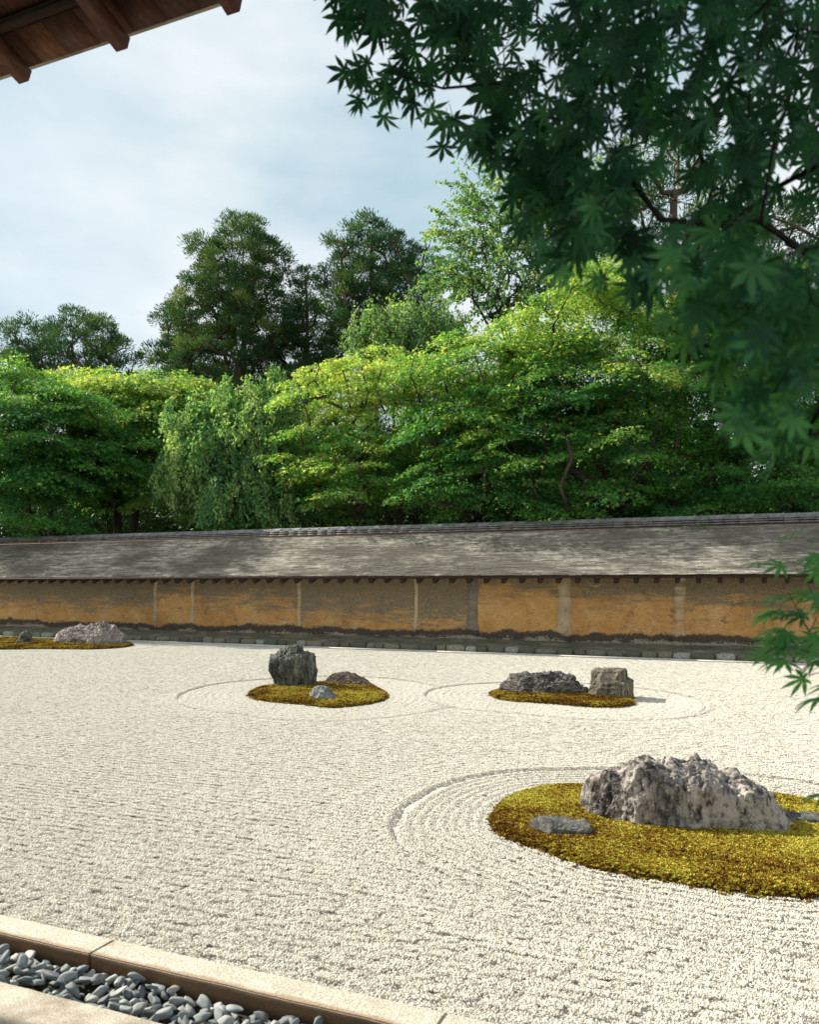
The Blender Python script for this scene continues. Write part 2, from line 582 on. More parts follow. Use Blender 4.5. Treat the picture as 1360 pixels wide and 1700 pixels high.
# oiled earth plaster: ochre with soot-grey weathering; object colour r = weathering amount, g = tint
def plaster(name, post=False):
    m = M(name, 0.85, 0.15)
    oi = m.n('ShaderNodeObjectInfo')
    sepc = m.n('ShaderNodeSeparateColor')
    m.l(oi.outputs['Color'], sepc.inputs[0])
    geo = m.n('ShaderNodeNewGeometry')
    cmb = m.n('ShaderNodeMapping')
    cmb.inputs['Scale'].default_value = (0.55, 1, 3.4)
    m.l(geo.outputs['Position'], cmb.inputs[0])
    st = m.noise(2.2, 8, 0.68, cmb.outputs[0], 0.25)
    c0 = m.n('ShaderNodeMapping')
    m.l(geo.outputs['Position'], c0.inputs[0])
    wl = m.noise(1.3, 6, 0.6, c0.outputs[0])
    fine = m.noise(22, 5, 0.7, c0.outputs[0])
    c1 = m.n('ShaderNodeMapping')
    c1.inputs['Scale'].default_value = (1.3, 1, 4.5)
    m.l(geo.outputs['Position'], c1.inputs[0])
    hatch = m.noise(7, 6, 0.7, c1.outputs[0])
    sz = m.n('ShaderNodeSeparateXYZ')
    m.l(geo.outputs['Position'], sz.inputs[0])
    z = sz.outputs[2]
    ochre = m.ramp(wl, [(0.3, (0.40, 0.19, 0.055)), (0.55, (0.56, 0.31, 0.11)), (0.8, (0.66, 0.42, 0.19))])
    ochre = m.mix(m.ramp(hatch, [(0.38, 0.55), (0.52, 0.0)]), ochre, (0.24, 0.14, 0.07))
    blot = m.noise(2.8, 7, 0.7, c0.outputs[0], 0.8)
    ochre = m.mix(m.ramp(blot, [(0.54, 0.0), (0.66, 0.6)]), ochre, (0.60, 0.42, 0.22))
    ochre = m.mix(m.ramp(fine, [(0.33, 0.5), (0.5, 0.0)]), ochre, (0.30, 0.16, 0.06))
    grey = m.ramp(fine, [(0.3, (0.08, 0.078, 0.06)), (0.7, (0.26, 0.22, 0.145))])
    # weathering: mostly the upper two thirds, in long horizontal streaks
    up = m.math('MULTIPLY', m.math('SUBTRACT', z, 0.95), 0.55)
    f = m.math('ADD', m.math('ADD', m.math('MULTIPLY', st, 1.3), up), m.math('SUBTRACT', m.math('MULTIPLY', sepc.outputs[0], 0.6), 0.3))
    f2 = m.math('ADD', f, m.math('MULTIPLY', m.math('SUBTRACT', hatch, 0.5), 0.9))
    base = m.mix(m.ramp(f2, [(0.62, 0.0), (0.86, 0.9)]), ochre, grey)
    if post:
        base = m.mix(m.ramp(m.math('ADD', m.math('MULTIPLY', st, 0.9), m.math('MULTIPLY', sepc.outputs[1], 0.5)), [(0.60, 0.9), (0.74, 0.15)]), base, m.ramp(wl, [(0.3, (0.30, 0.23, 0.14)), (0.7, (0.60, 0.50, 0.34))]))
    base = m.mix(m.ramp(blot, [(0.30, 0.8), (0.42, 0.0)]), base, (0.075, 0.072, 0.06))
    # cracks in the clay
    cd = m.mix(0.30, c0.outputs[0], m.noise_c(3.5, c0.outputs[0]))
    ck = m.voro(0.75, cd, 'DISTANCE_TO_EDGE')
    ckm = m.ramp(m.noise(0.9, 3, 0.5, c0.outputs[0]), [(0.56, 0.0), (0.62, 1.0)])
    base = m.mix(m.ramp(m.math('ADD', ck, m.math('MULTIPLY', m.math('SUBTRACT', wl, 0.5), 0.03)), [(0.0, 0.8), (0.008, 0.0)]), base, m.mix(ckm, base, (0.55, 0.42, 0.25)))
    base = m.mix(sepc.outputs[2], base, m.ramp(st, [(0.35, (0.10, 0.10, 0.09)), (0.7, (0.22, 0.21, 0.18))]))
    # rising damp at the foot
    lo = m.math('ADD', m.math('ADD', m.math('SUBTRACT', 0.54, z), m.math('MULTIPLY', m.math('SUBTRACT', wl, 0.5), 0.5)), m.math('MULTIPLY', m.math('SUBTRACT', fine, 0.5), 0.22))
    lo = m.math('ADD', lo, 0.0)
    base = m.mix(m.ramp(m.math('MULTIPLY', lo, 4.0), [(0.12, 0.0), (0.30, 0.93)]), base, m.ramp(fine, [(0.35, (0.022, 0.022, 0.024)), (0.7, (0.075, 0.07, 0.062))]))
    base = m.mix(m.ramp(m.math('MULTIPLY', m.math('ADD', lo, m.math('MULTIPLY', m.math('SUBTRACT', st, 0.5), 0.25)), 4.0), [(0.80, 0.0), (1.0, 0.85)]), base, m.ramp(fine, [(0.3, (0.17, 0.15, 0.11)), (0.7, (0.42, 0.37, 0.28))]))
    m.color(base)
    b1 = m.bump(fine, 0.006, 0.7)
    m.bump(st, 0.02, 0.6, b1)
    return m.m


MAT['plaster'] = plaster('ochre_plaster')
MAT['post'] = plaster('pale_plaster_post', True)
m = M('wall_footing_earth', 0.95, 0.1)
c = m.coord((0.6, 1.6, 1.6))
a = m.noise(3.2, 8, 0.7, c)
b = m.noise(19, 6, 0.7, c)
base = m.ramp(a, [(0.3, (0.09, 0.09, 0.06)), (0.5, (0.19, 0.175, 0.12)), (0.68, (0.36, 0.31, 0.23))])
m.color(m.mix(m.ramp(b, [(0.35, 0.6), (0.6, 0.0)]), base, (0.035, 0.042, 0.028)))
m.bump(b, 0.02)
MAT['footing'] = m.m
m = M('mossy_footing_stone', 0.9, 0.15)
oi = m.n('ShaderNodeObjectInfo')
c = m.coord()
b = m.noise(12, 6, 0.7, c)
k = m.ramp(oi.outputs['Random'], [(0, (0.13, 0.135, 0.105)), (0.55, (0.23, 0.22, 0.17)), (0.8, (0.36, 0.33, 0.24)), (1, (0.5, 0.51, 0.46))])
m.color(m.mix(m.ramp(b, [(0.38, 0.75), (0.6, 0.0)]), k, (0.045, 0.05, 0.025)))
m.bump(b, 0.02)
MAT['footstone'] = m.m
m = M('pale_kerb_edge', 0.8, 0.2)
b = m.noise(18, 5, 0.6, m.coord())
m.color(m.ramp(b, [(0.3, (0.48, 0.44, 0.36)), (0.7, (0.66, 0.62, 0.54))]))
MAT['edge'] = m.m


# ------------------------------------------------------------------ islands: outlines as seen, laid on the ground
def island(px):
    return np.array([tuple(at_z(u, v, 0.0))[:2] for u, v in px])


ISL = {
    'front': island([(812, 1376), (815, 1352), (836, 1330), (868, 1316), (915, 1307), (975, 1307), (1060, 1304), (1160, 1306), (1262, 1318), (1330, 1330), (1400, 1345), (1460, 1370), (1500, 1410), (1480, 1455), (1430, 1480), (1360, 1495), (1290, 1490), (1210, 1483), (1130, 1468), (1050, 1456), (985, 1444), (930, 1425), (880, 1407), (838, 1392)]),
    'middle': island([(410, 1156), (416, 1148), (440, 1141), (480, 1138), (520, 1136), (560, 1133), (600, 1138), (628, 1144), (645, 1153), (640, 1163), (615, 1170), (580, 1174), (545, 1177), (510, 1171), (470, 1168), (430, 1164)]),
    'right': island([(810, 1153), (822, 1148), (880, 1144), (950, 1146), (1000, 1151), (1045, 1158), (1057, 1168), (1040, 1175), (1000, 1176), (950, 1173), (900, 1168), (850, 1166), (820, 1160)]),
    'left': island([(-60, 1066), (-20, 1060), (30, 1059.5), (80, 1064), (150, 1067), (205, 1067), (226, 1071), (205, 1076), (150, 1079), (100, 1078), (50, 1078), (0, 1079), (-50, 1078)]),
}
RINGS = {'front': (0.62, 0.078), 'middle': (0.95, 0.11), 'right': (0.90, 0.11), 'left': (0.6, 0.12)}


def smooth_poly(P, n=3):
    for _ in range(n):
        Q = np.roll(P, -1, 0)
        P = np.stack([0.75 * P + 0.25 * Q, 0.25 * P + 0.75 * Q], 1).reshape(-1, 2)
    return P


for k in ISL:
    ISL[k] = smooth_poly(ISL[k], 2)


def sdist(X, poly):
    """signed distance of points X (n,2) to polygon, negative inside"""
    d = np.full(len(X), 1e9)
    inside = np.zeros(len(X), bool)
    for a, b in zip(poly, np.roll(poly, -1, 0)):
        ab = b - a
        t = np.clip(((X - a) @ ab) / max(ab @ ab, 1e-12), 0, 1)
        d = np.minimum(d, np.hypot(*(X - (a + t[:, None] * ab)).T))
        cnd = (a[1] > X[:, 1]) != (b[1] > X[:, 1])
        with np.errstate(divide='ignore', invalid='ignore'):
            xi = a[0] + (X[:, 1] - a[1]) * (b[0] - a[0]) / (b[1] - a[1])
        inside ^= cnd & (X[:, 0] < xi)
    return np.where(inside, -d, d)


def raked(X):
    """height of the raked gravel surface and distance to nearest island"""
    hgt = 0.004 * vnoise(np.c_[X * 1.3, np.zeros(len(X))], 3) + 0.002 * vnoise(np.c_[X * 6, np.zeros(len(X))], 4)
    hgt = hgt + 0.0024 * np.sin(X[:, 1] * 2 * math.pi / 0.075 + 1.2 * vnoise(np.c_[X * 0.7, np.zeros(len(X))], 5))
    near = np.full(len(X), 9.0)
    for k, poly in ISL.items():
        lo, hi = poly.min(0) - 1.4, poly.max(0) + 1.4
        sel = np.all((X > lo) & (X < hi), 1)
        if not sel.any():
            continue
        xs = X[sel]
        s = sdist(xs, poly) + 0.025 * vnoise(np.c_[xs * 1.1, np.zeros(len(xs))], 9)
        S, lam = RINGS[k]
        ang = 0.65 + 0.35 * vnoise(np.c_[xs * 0.9, np.zeros(len(xs))], 12)
        a = np.where((s > 0.0) & (s < S), (0.0068 if k == 'front' else 0.0045) * ang * np.cos(2 * math.pi * (s - S) / lam), 0)
        groove = -(0.028 if k == 'front' else 0.020) * (0.7 + 0.3 * ang) * np.exp(-((s - S) / 0.022) ** 2) + 0.014 * np.exp(-((s - S - 0.055) / 0.03) ** 2)
        damp = np.where(s < S + 0.08, 0.25, 1.0)
        hgt[sel] = hgt[sel] * damp + a + groove
        near[sel] = np.minimum(near[sel], s)
    return hgt, near


# ------------------------------------------------------------------ instancing of uncountable grains
def scatter_group():
    ng = bpy.data.node_groups.new('scatter', 'GeometryNodeTree')
    ng.interface.new_socket('Geometry', in_out='INPUT', socket_type='NodeSocketGeometry')
    ng.interface.new_socket('Geometry', in_out='OUTPUT', socket_type='NodeSocketGeometry')
    n = ng.nodes.new
    gi, go = n('NodeGroupInput'), n('NodeGroupOutput')

    def at(name, typ):
        a = n('GeometryNodeInputNamedAttribute')
        a.data_type = typ
        a.inputs['Name'].default_value = name
        return a.outputs['Attribute']
    sel = n('GeometryNodeSeparateGeometry')
    sel.domain = 'POINT'
    cmp_ = n('FunctionNodeCompare')
    cmp_.data_type = 'INT'
    cmp_.operation = 'GREATER_EQUAL'
    L = ng.links.new
    L(at('variant', 'INT'), cmp_.inputs[2])
    cmp_.inputs[3].default_value = 0
    L(gi.outputs[0], sel.inputs[0])
    L(cmp_.outputs[0], sel.inputs['Selection'])
    sp = n('GeometryNodeSplitToInstances')
    sp.domain = 'FACE'
    L(sel.outputs[0], sp.inputs['Geometry'])
    L(at('variant', 'INT'), sp.inputs['Group ID'])
    ip = n('GeometryNodeInstanceOnPoints')
    L(sel.outputs[1], ip.inputs['Points'])
    L(sp.outputs['Instances'], ip.inputs['Instance'])
    ip.inputs['Pick Instance'].default_value = True
    L(at('pick', 'INT'), ip.inputs['Instance Index'])
    e2r = n('FunctionNodeEulerToRotation')
    L(at('rot', 'FLOAT_VECTOR'), e2r.inputs[0])
    L(e2r.outputs[0], ip.inputs['Rotation'])
    L(at('scl', 'FLOAT'), ip.inputs['Scale'])
    L(ip.outputs[0], go.inputs[0])
    return ng


SCATTER = scatter_group()


def scatter_obj(name, protos, P, rot, scl, tone, mat, label, cat, kind='stuff'):
    """protos: list of (V, F, tint); P (n,3) places"""
    V, Fs, var, tint, n = [], [], [], [], 0
    for i, (v, f, t) in enumerate(protos):
        V.append(v); Fs.append(f + n); var.append(np.full(len(v), i)); tint.append(t)
        n += len(v)
    npt = len(P)
    V.append(P)
    var.append(np.full(npt, -1))
    tint.append(np.zeros(npt))
    z = np.zeros(n)
    me = mesh_np(name, np.concatenate(V), Fs, {
        'variant': np.concatenate(var).astype(int), 'tint': np.concatenate(tint),
        'pick': np.concatenate([z, RS.randint(0, len(protos), npt)]).astype(int),
        'rot': np.concatenate([np.zeros((n, 3)), rot]),
        'scl': np.concatenate([z, scl]), 'tone': np.concatenate([z, tone])})
    o = link(name, me, mat)
    md = o.modifiers.new('scatter', 'NODES')
    md.node_group = SCATTER
    tag(o, label, cat, None, kind)
    return o


def ico(sub=1):
    bm = bmesh.new()
    bmesh.ops.create_icosphere(bm, subdivisions=sub, radius=1)
    V = np.array([v.co[:] for v in bm.verts])
    Fc = np.array([[v.index for v in f.verts] for f in bm.faces])
    bm.free()
    return V, Fc


ICO1, ICOF1 = ico(1)
ICO2, ICOF2 = ico(2)
ICO3, ICOF3 = ico(3)


def gravel_proto(R, n, g):
    V, Fs, T, k = [], [], [], 0
    for i in range(n):
        s = g * RS.uniform(0.6, 1.35)
        v = ICO1 * RS.uniform(0.8, 1.2, (12, 1)) * np.array([1.15, RS.uniform(0.55, 1), RS.uniform(0.5, 0.9)]) * s
        e = Euler(RS.uniform(0, 6.28, 3)).to_matrix()
        v = v @ np.array(e).T
        r, th = R * math.sqrt(RS.rand()), RS.rand() * 6.283
        v = v + np.array([r * math.cos(th), r * math.sin(th), g * RS.uniform(-0.5, 0.5)])
        V.append(v); Fs.append(ICOF1 + k); k += 12
        T.append(np.full(12, RS.rand() ** 0.8 * (1 if RS.rand() > 0.06 else 0.1)))
    return np.concatenate(V), np.concatenate(Fs), np.concatenate(T)


def normal_rot(P2, hf, spin):
    e = 0.02
    h0 = hf(P2)
    hx = hf(P2 + [e, 0])
    hy = hf(P2 + [0, e])
    gx, gy = (hx - h0) / e, (hy - h0) / e
    # rotate z onto the slope normal with small angles, spin about z applied first by the prototype's own randomness
    return h0, np.c_[np.clip(gy, -.8, .8), np.clip(-gx, -.8, .8), gx * 0]


# ------------------------------------------------------------------ ground and garden setting
ME = mesh_np('ground', [(-700, -300, -0.3), (700, -300, -0.3), (700, 900, -0.3), (-700, 900, -0.3)], [[0, 1, 2, 3]])
tag(link('ground', ME, MAT['ground']), 'bare earth and undergrowth behind and around the walled garden', None, None, 'structure')

GY0, GY1 = 2.835, 18.18
GX0, GX1 = -26.0, 5.0
# bed sheet of the gravel
gx = np.linspace(GX0, GX1, 270)
gy = np.linspace(GY0, GY1, 135)
XX, YY = np.meshgrid(gx, gy)
flat = np.c_[XX.ravel(), YY.ravel()]
hh, nearest = raked(flat)
Vg = np.c_[flat, hh - 0.013]
nx, ny = len(gx), len(gy)
ii = (np.arange(ny - 1)[:, None] * nx + np.arange(nx - 1)[None]).ravel()
Fg = np.c_[ii, ii + 1, ii + nx + 1, ii + nx]
tag(link('gravel_bed', mesh_np('gravel_bed', Vg, Fg, None, True), MAT['bed']), 'pale ground sheet beneath the raked white gravel', None, None, 'structure')


def in_view(P, mu=60, mv=60, z=0.0):
    fx = -sa * P[:, 0] + ca * P[:, 1]
    rx = ca * P[:, 0] + sa * P[:, 1]
    u = 680 + F * rx / np.maximum(fx, .1)
    v = 970 - F * (z - H) / np.maximum(fx, .1)
    return (fx > 0.3) & (u > -mu) & (u < 1360 + mu) & (v < 1700 + mv)


def jitter_grid(step, x0=GX0, x1=GX1, y0=GY0, y1=GY1):
    a, b = np.meshgrid(np.arange(x0, x1, step), np.arange(y0, y1, step))
    P = np.c_[a.ravel(), b.ravel()]
    return P + RS.uniform(-.5, .5, P.shape) * step


hf = lambda p: raked(p)[0]
# fine clusters where the rake drew rings and close by; broader ones elsewhere
P = jitter_grid(0.032)
P = P[in_view(P, 160, 130)]
h, nr = raked(P)
keep = (nr > -0.012) & ((nr < 1.15))
P = P[keep]
P = P[(P[:, 1] > GY0 + .02) & (P[:, 1] < GY1 - .03)]
h, rot = normal_rot(P, hf, 0)
protos = [gravel_proto(0.024, 28, 0.0043) for _ in range(12)]
tone = RS.rand(len(P))
scatter_obj('raked_gravel', protos, np.c_[P, h], rot, RS.uniform(0.85, 1.15, len(P)), tone, MAT['grain'], 'fine white gravel raked in concentric rings round the rock islands', None)
P = jitter_grid(0.046)
P = P[in_view(P, 160, 130)]
h, nr = raked(P)
P = P[nr >= 1.1]
P = P[(P[:, 1] > GY0 + .03) & (P[:, 1] < GY1 - .04)]
h, rot = normal_rot(P, hf, 0)
protos = [gravel_proto(0.036, 66, 0.0044) for _ in range(14)]
rot[:, 2] = 0
scatter_obj('gravel', protos, np.c_[P, h], rot, RS.uniform(0.85, 1.15, len(P)), RS.rand(len(P)), MAT['grain'], 'broad field of fine white gravel between kerb and earthen wall', None)


# ------------------------------------------------------------------ moss islands
def moss_proto(R, n, size):
    """a clump of little upright stars of pointed leaves"""
    V, Fs, T, k = [], [], [], 0
    for i in range(n):
        r, th = R * math.sqrt(RS.rand()), RS.rand() * 6.283
        c = np.array([r * math.cos(th), r * math.sin(th), RS.uniform(-.3, .5) * size])
        t = RS.rand()
        for j in range(7):
            a = RS.rand() * 6.283
            el = RS.uniform(0.2, 1.2)
            d = np.array([math.cos(a) * math.cos(el), math.sin(a) * math.cos(el), math.sin(el)])
            sd = unit(np.cross(d, [0, 0, 1.0]))
            L = size * RS.uniform(0.7, 1.2)
            wd = size * 0.22
            V.append(np.array([c - sd * wd * 0.6, c + sd * wd * 0.6, c + d * L * 0.6 + sd * wd, c + d * L, c + d * L * 0.6 - sd * wd]))
            Fs.append(np.array([[0, 1, 2], [0, 2, 4], [4, 2, 3]]) + k)
            k += 5
            T.append(np.full(5, np.clip(t + RS.uniform(-.2, .2), 0, 1)))
    return np.concatenate(V), np.concatenate(Fs), np.concatenate(T)


def moss_height(X, poly, peak):
    s = -sdist(X, poly)
    e = np.clip(s / (peak * 3.2), 0, 1)
    return peak * np.sqrt(np.clip(1 - (1 - e) ** 2, 0, 1)) + 0.010 * vnoise(np.c_[X * 5, X[:, :1] * 0], 21) * e, s


MOSS_LABEL = {
    'front': ('low mound of golden moss round the big pinkish rock nearest the kerb', 0.045, 0.016, 0.0115, 7),
    'middle': ('oval patch of orange moss under the tall upright dark rock', 0.05, 0.028, 0.016, 5),
    'right': ('long thin patch of moss under the craggy rock and the square block', 0.05, 0.028, 0.016, 5),
    'left': ('strip of yellow moss nearest the wall at the far left', 0.05, 0.04, 0.022, 5),
}
for key, (lab, peak, step, size, n) in MOSS_LABEL.items():
    poly = ISL[key]
    lo, hi = poly.min(0) - 0.05, poly.max(0) + 0.05
    st = 0.05
    a, b = np.meshgrid(np.arange(lo[0], hi[0], st), np.arange(lo[1], hi[1], st))
    X = np.c_[a.ravel(), b.ravel()]
    z, s = moss_height(X, poly, peak)
    nx, ny = a.shape[1], a.shape[0]
    idx = (np.arange(ny - 1)[:, None] * nx + np.arange(nx - 1)[None]).ravel()
    Fq = np.c_[idx, idx + 1, idx + nx + 1, idx + nx]
    Fq = Fq[(s[Fq] > -0.06).all(1)]
    zz = np.where(s > 0, z - 0.004, -0.03)
    used = np.unique(Fq)
    remap = -np.ones(len(X), int)
    remap[used] = np.arange(len(used))
    bed = link('moss_bed', mesh_np('moss_bed', np.c_[X, zz][used], remap[Fq], None, True), MAT['moss_bed'])
    P = jitter_grid(step, lo[0], hi[0], lo[1], hi[1])
    z, s = moss_height(P, poly, peak)
    edge = s + 0.02 * vnoise(np.c_[P * 22, P[:, :1] * 0], 31)
    k_ = (edge > 0.0) | ((edge > -0.035) & (RS.rand(len(P)) < 0.16))
    P, z, s = P[k_], z[k_], s[k_]
    nz_ = 0.5 + 0.42 * fbm(np.c_[P * 2.6, P[:, :1] * 0], 4, 41)
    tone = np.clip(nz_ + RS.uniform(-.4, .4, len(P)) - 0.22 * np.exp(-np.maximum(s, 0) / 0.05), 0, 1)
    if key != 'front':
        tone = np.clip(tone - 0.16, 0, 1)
    protos = [moss_proto(step * 0.75, n, size) for _ in range(10)]
    rot = np.c_[RS.uniform(-.15, .15, (len(P), 2)), RS.uniform(0, 6.28, len(P))]
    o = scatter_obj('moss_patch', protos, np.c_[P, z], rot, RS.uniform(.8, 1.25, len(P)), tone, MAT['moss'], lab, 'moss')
    o['group'] = 'moss islands in the gravel'
    bed.parent = o
    bed['kind'] = 'stuff'


# ------------------------------------------------------------------ rocks
STRI = {3: (0.042, 0.75, 8.5, 0.22), 8: (0.060, 0.05, 7.0, 0.16), 19: (0.07, 0.7, 4.5, 0.3), 14: (0.05, 1.35, 5.0, 0.4), 17: (0.02, 0.1, 6.0, 0.3)}


def displace(V, Nn, amp, freq, seed, facet=0.5, aniso=(1, 1, 1), fine=0.25):
    Q = V * freq * np.array(aniso) + seed * 7.7
    n1_ = fbm(Q, 3, seed, 0.5)
    rid = 1 - np.abs(fbm(Q * 1.9, 4, seed + 11, 0.55)) * 1.6
    n3_ = fbm(Q * 6.5, 3, seed + 23, 0.6)
    # blocky facets: nearest cell distance
    vor = np.array([noise.voronoi(Vector(q * 1.3))[0] for q in Q])
    fc = np.clip(vor[:, 1] - vor[:, 0], 0, 0.6)
    d = amp * (0.55 * n1_ + 0.45 * rid + facet * (fc - 0.25) * 1.6 + fine * n3_)
    if seed in STRI:
        a_, tilt, fr, long_ = STRI[seed]
        ct_, st_ = math.cos(tilt), math.sin(tilt)
        W = V @ np.array([[ct_, 0, -st_], [0, 1, 0], [st_, 0, ct_]]).T
        W = W + 0.10 * np.stack([vnoise(V * 3.1, 91), vnoise(V * 3.1, 92), vnoise(V * 3.1, 93)], 1)
        q = fbm(W * np.array([fr, fr, fr * long_]) + 3.3, 4, seed + 60, 0.55)
        m_ = np.clip(0.6 + 0.9 * vnoise(V * 2.3, seed + 70), 0.1, 1.3)
        d = d + a_ * m_ * ((1 - np.abs(q) * 1.8) - 0.4)
    d = d - d.mean() - amp * 0.15
    return V + Nn * d[:, None]


def grid_mesh(name, G, closed_v=False, amp=0.05, freq=2.0, seed=1, facet=0.5, aniso=(1, 1, 1), fine=0.25, chops=0):
    """G (a,b,3) grid of points -> displaced mesh"""
    a, b = G.shape[:2]
    du = np.gradient(G, axis=0)
    dv = np.gradient(G, axis=1)
    Nn = np.cross(du, dv)
    c = G.reshape(-1, 3).mean(0)
    Nn = unit(Nn)
    out_ = G - np.array([c[0], c[1], G[..., 2].min()])
    sgn = np.sign((Nn * out_).sum(-1, keepdims=True))
    Nn = unit(0.7 * Nn * np.where(sgn == 0, 1, sgn) + 0.3 * unit(out_))
    V = displace(G.reshape(-1, 3), Nn.reshape(-1, 3), amp, freq, seed, facet, aniso, fine)
    # broken planes: flatten what stands beyond a number of random faces turned to front, back and sides
    rc_ = np.random.RandomState(seed * 13 + 5)
    for _ in range(chops):
        nd = unit(np.array([rc_.normal() * 0.9, -abs(rc_.normal()) - 0.35, rc_.uniform(-.1, .8)]))
        if rc_.rand() < 0.3:
            nd[1] *= -1
        q = V @ nd
        off = np.quantile(q, rc_.uniform(.82, .95))
        V = V - nd[None] * (np.maximum(q - off, 0) * 0.85)[:, None]
    if chops:
        V = displace(V, Nn.reshape(-1, 3), amp * 0.40, freq * 3.4, seed + 40, facet, aniso, fine * 1.8)
    i = (np.arange(a - 1)[:, None] * b + np.arange(b - (0 if closed_v else 1))[None]).ravel()
    j = np.arange(b - (0 if closed_v else 1))
    j2 = (j + 1) % b
    r = np.arange(a - 1)[:, None] * b
    Q = np.stack([r + j, r + j2, r + b + j2, r + b + j], -1).reshape(-1, 4)
    return V, Q


def mound(name, axis, prof, wf, wb, mat, label, seed, amp=0.05, freq=2.2, nu=150, nv=110, exp=0.75, facet=0.5, aniso=(1, 1, 1), fine=0.25, group=None, chops=7):
    """rock lying along a ground line (two pixels); prof = skyline pixels; wf/wb half depth to the front/back"""
    A, B = at_z(*axis[0]), at_z(*axis[1])
    ax = (B - A)
    L = ax.length
    ax.normalize()
    per = Vector((ax.y, -ax.x, 0))
    if per.y > 0:
        per = -per
    ss, hs = [], []
    for (u, v) in prof:
        r = ray(u, v)
        # camera ray against the vertical plane through the axis
        nrm = Vector((per.x, per.y, 0))
        t = (A - Vector((0, 0, H))).dot(nrm) / r.dot(nrm)
        p = Vector((0, 0, H)) + r * t
        ss.append((p - A).dot(ax))
        hs.append(max(p.z, 0.0))
    ss, hs = np.array(ss), np.array(hs)
    o_ = np.argsort(ss)
    ss, hs = ss[o_], hs[o_]
    s0, s1 = ss[0], ss[-1]
    tt = 0.5 - 0.5 * np.cos(np.linspace(0, math.pi, nu))
    s = s0 + (s1 - s0) * (0.5 * tt + 0.5 * np.linspace(0, 1, nu))
    h = np.interp(s, ss, hs)
    e = (2 * (s - s0) / (s1 - s0) - 1)
    wid = np.clip(1 - np.abs(e) ** 2.6, 0, 1) ** 0.5
    ph = np.linspace(-0.12, math.pi + 0.12, nv)
    cph = np.sign(np.cos(ph)) * np.abs(np.cos(ph)) ** exp
    sph = np.sign(np.sin(ph)) * np.abs(np.sin(ph)) ** exp
    G = np.zeros((nu, nv, 3))
    for i in range(nu):
        wd = np.where(cph > 0, wf, wb) * wid[i]
        off = cph * wd
        z = sph * np.maximum(h[i], 0.01)
        z = np.where(ph < 0, -0.08, np.where(ph > math.pi, -0.08, z))
        base = np.array(A)[None] + np.array(ax)[None] * s[i] + np.array(per)[None] * off[:, None]
        base[:, 2] = z
        G[i] = base
    V, Q = grid_mesh(name, G, False, amp, freq, seed, facet, aniso, fine, chops)
    V[:, 2] = np.maximum(V[:, 2], -0.09)
    c = V.mean(0) * [1, 1, 0]
    me = mesh_np(name, V - c, Q, None, True)
    o = link(name, me, mat)
    o.location = c
    tag(o, label, 'rock', group or 'rocks set in the gravel')
    return o


def standing(name, foot, outline, depth, mat, label, seed, amp=0.04, freq=3.0, nz_=120, na=140, sq=0.6, facet=0.6, aniso=(1, 1, 1), fine=0.25, chops=10):
    """upright rock: outline = list of (v, uL, uR) rows from top to bottom, seen above foot pixel"""
    base = at_z(*foot)
    base.y += depth * 0.5
    rows = []
    for v, ul, ur in outline:
        a, b = at_y(ul, v, base.y), at_y(ur, v, base.y)
        rows.append((a.z, a.x, b.x))
    rows.sort()
    R = np.array(rows)
    z = np.linspace(-0.08, R[-1, 0], nz_)
    zt = np.clip(z, R[0, 0], None)
    xl, xr = np.interp(zt, R[:, 0], R[:, 1]), np.interp(zt, R[:, 0], R[:, 2])
    wmax = (xr - xl).max()
    th = np.linspace(0, 2 * math.pi, na, endpoint=False)
    ct = np.sign(np.cos(th)) * np.abs(np.cos(th)) ** sq
    st_ = np.sign(np.sin(th)) * np.abs(np.sin(th)) ** sq
    # rows plus a cap closing to a point
    G = []
    for i in range(nz_):
        half = (xr[i] - xl[i]) / 2
        dd = depth * 0.5 * (half / (wmax / 2)) ** 0.6
        G.append(np.c_[(xl[i] + xr[i]) / 2 + ct * half, base.y + st_ * dd, np.full(na, z[i])])
    last = G[-1]
    cc = last.mean(0)
    for f in (0.85, 0.6, 0.35, 0.12, 0.0):
        g = cc + (last - cc) * f
        g[:, 2] += 0.012 * (1 - f)
        G.append(g)
    G = np.array(G)
    V, Q = grid_mesh(name, G, True, amp, freq, seed, facet, aniso, fine, chops)
    c = np.array([base.x, base.y, 0])
    me = mesh_np(name, V - c, Q, None, True)
    o = link(name, me, mat)
    o.location = c
    tag(o, label, 'rock', 'rocks set in the gravel')
    return o


mound('rock', [(970, 1357), (1320, 1376)],
      [(962, 1366), (966, 1330), (984, 1296), (1004, 1277), (1048, 1263), (1075, 1261), (1105, 1269), (1142, 1268), (1163, 1262), (1184, 1276), (1203, 1290), (1226, 1288), (1252, 1304), (1278, 1328), (1304, 1354), (1330, 1378)],
      0.40, 0.42, MAT['rock_big'], 'largest rock, pinkish grey and deeply ridged, on the nearest moss island', 3, 0.050, 2.4, 320, 230, 0.75, 0.9, (1.0, 1.0, 0.75), 0.16, None, 4)
mound('rock', [(878, 1390), (985, 1388)], [(874, 1390), (880, 1362), (900, 1357), (940, 1360), (975, 1362), (990, 1388)],
      0.15, 0.10, MAT['rock_flat'], 'low flat grey rock left of the largest rock', 5, 0.012, 5, 90, 70, 0.4, 0.4)
mound('rock', [(1290, 1372), (1400, 1374)], [(1270, 1366), (1300, 1354), (1350, 1353), (1390, 1358), (1420, 1378)],
      0.10, 0.16, MAT['rock_flat'], 'low flat pale rock right of the largest rock at the frame edge', 6, 0.014, 5, 90, 70, 0.55, 0.4)
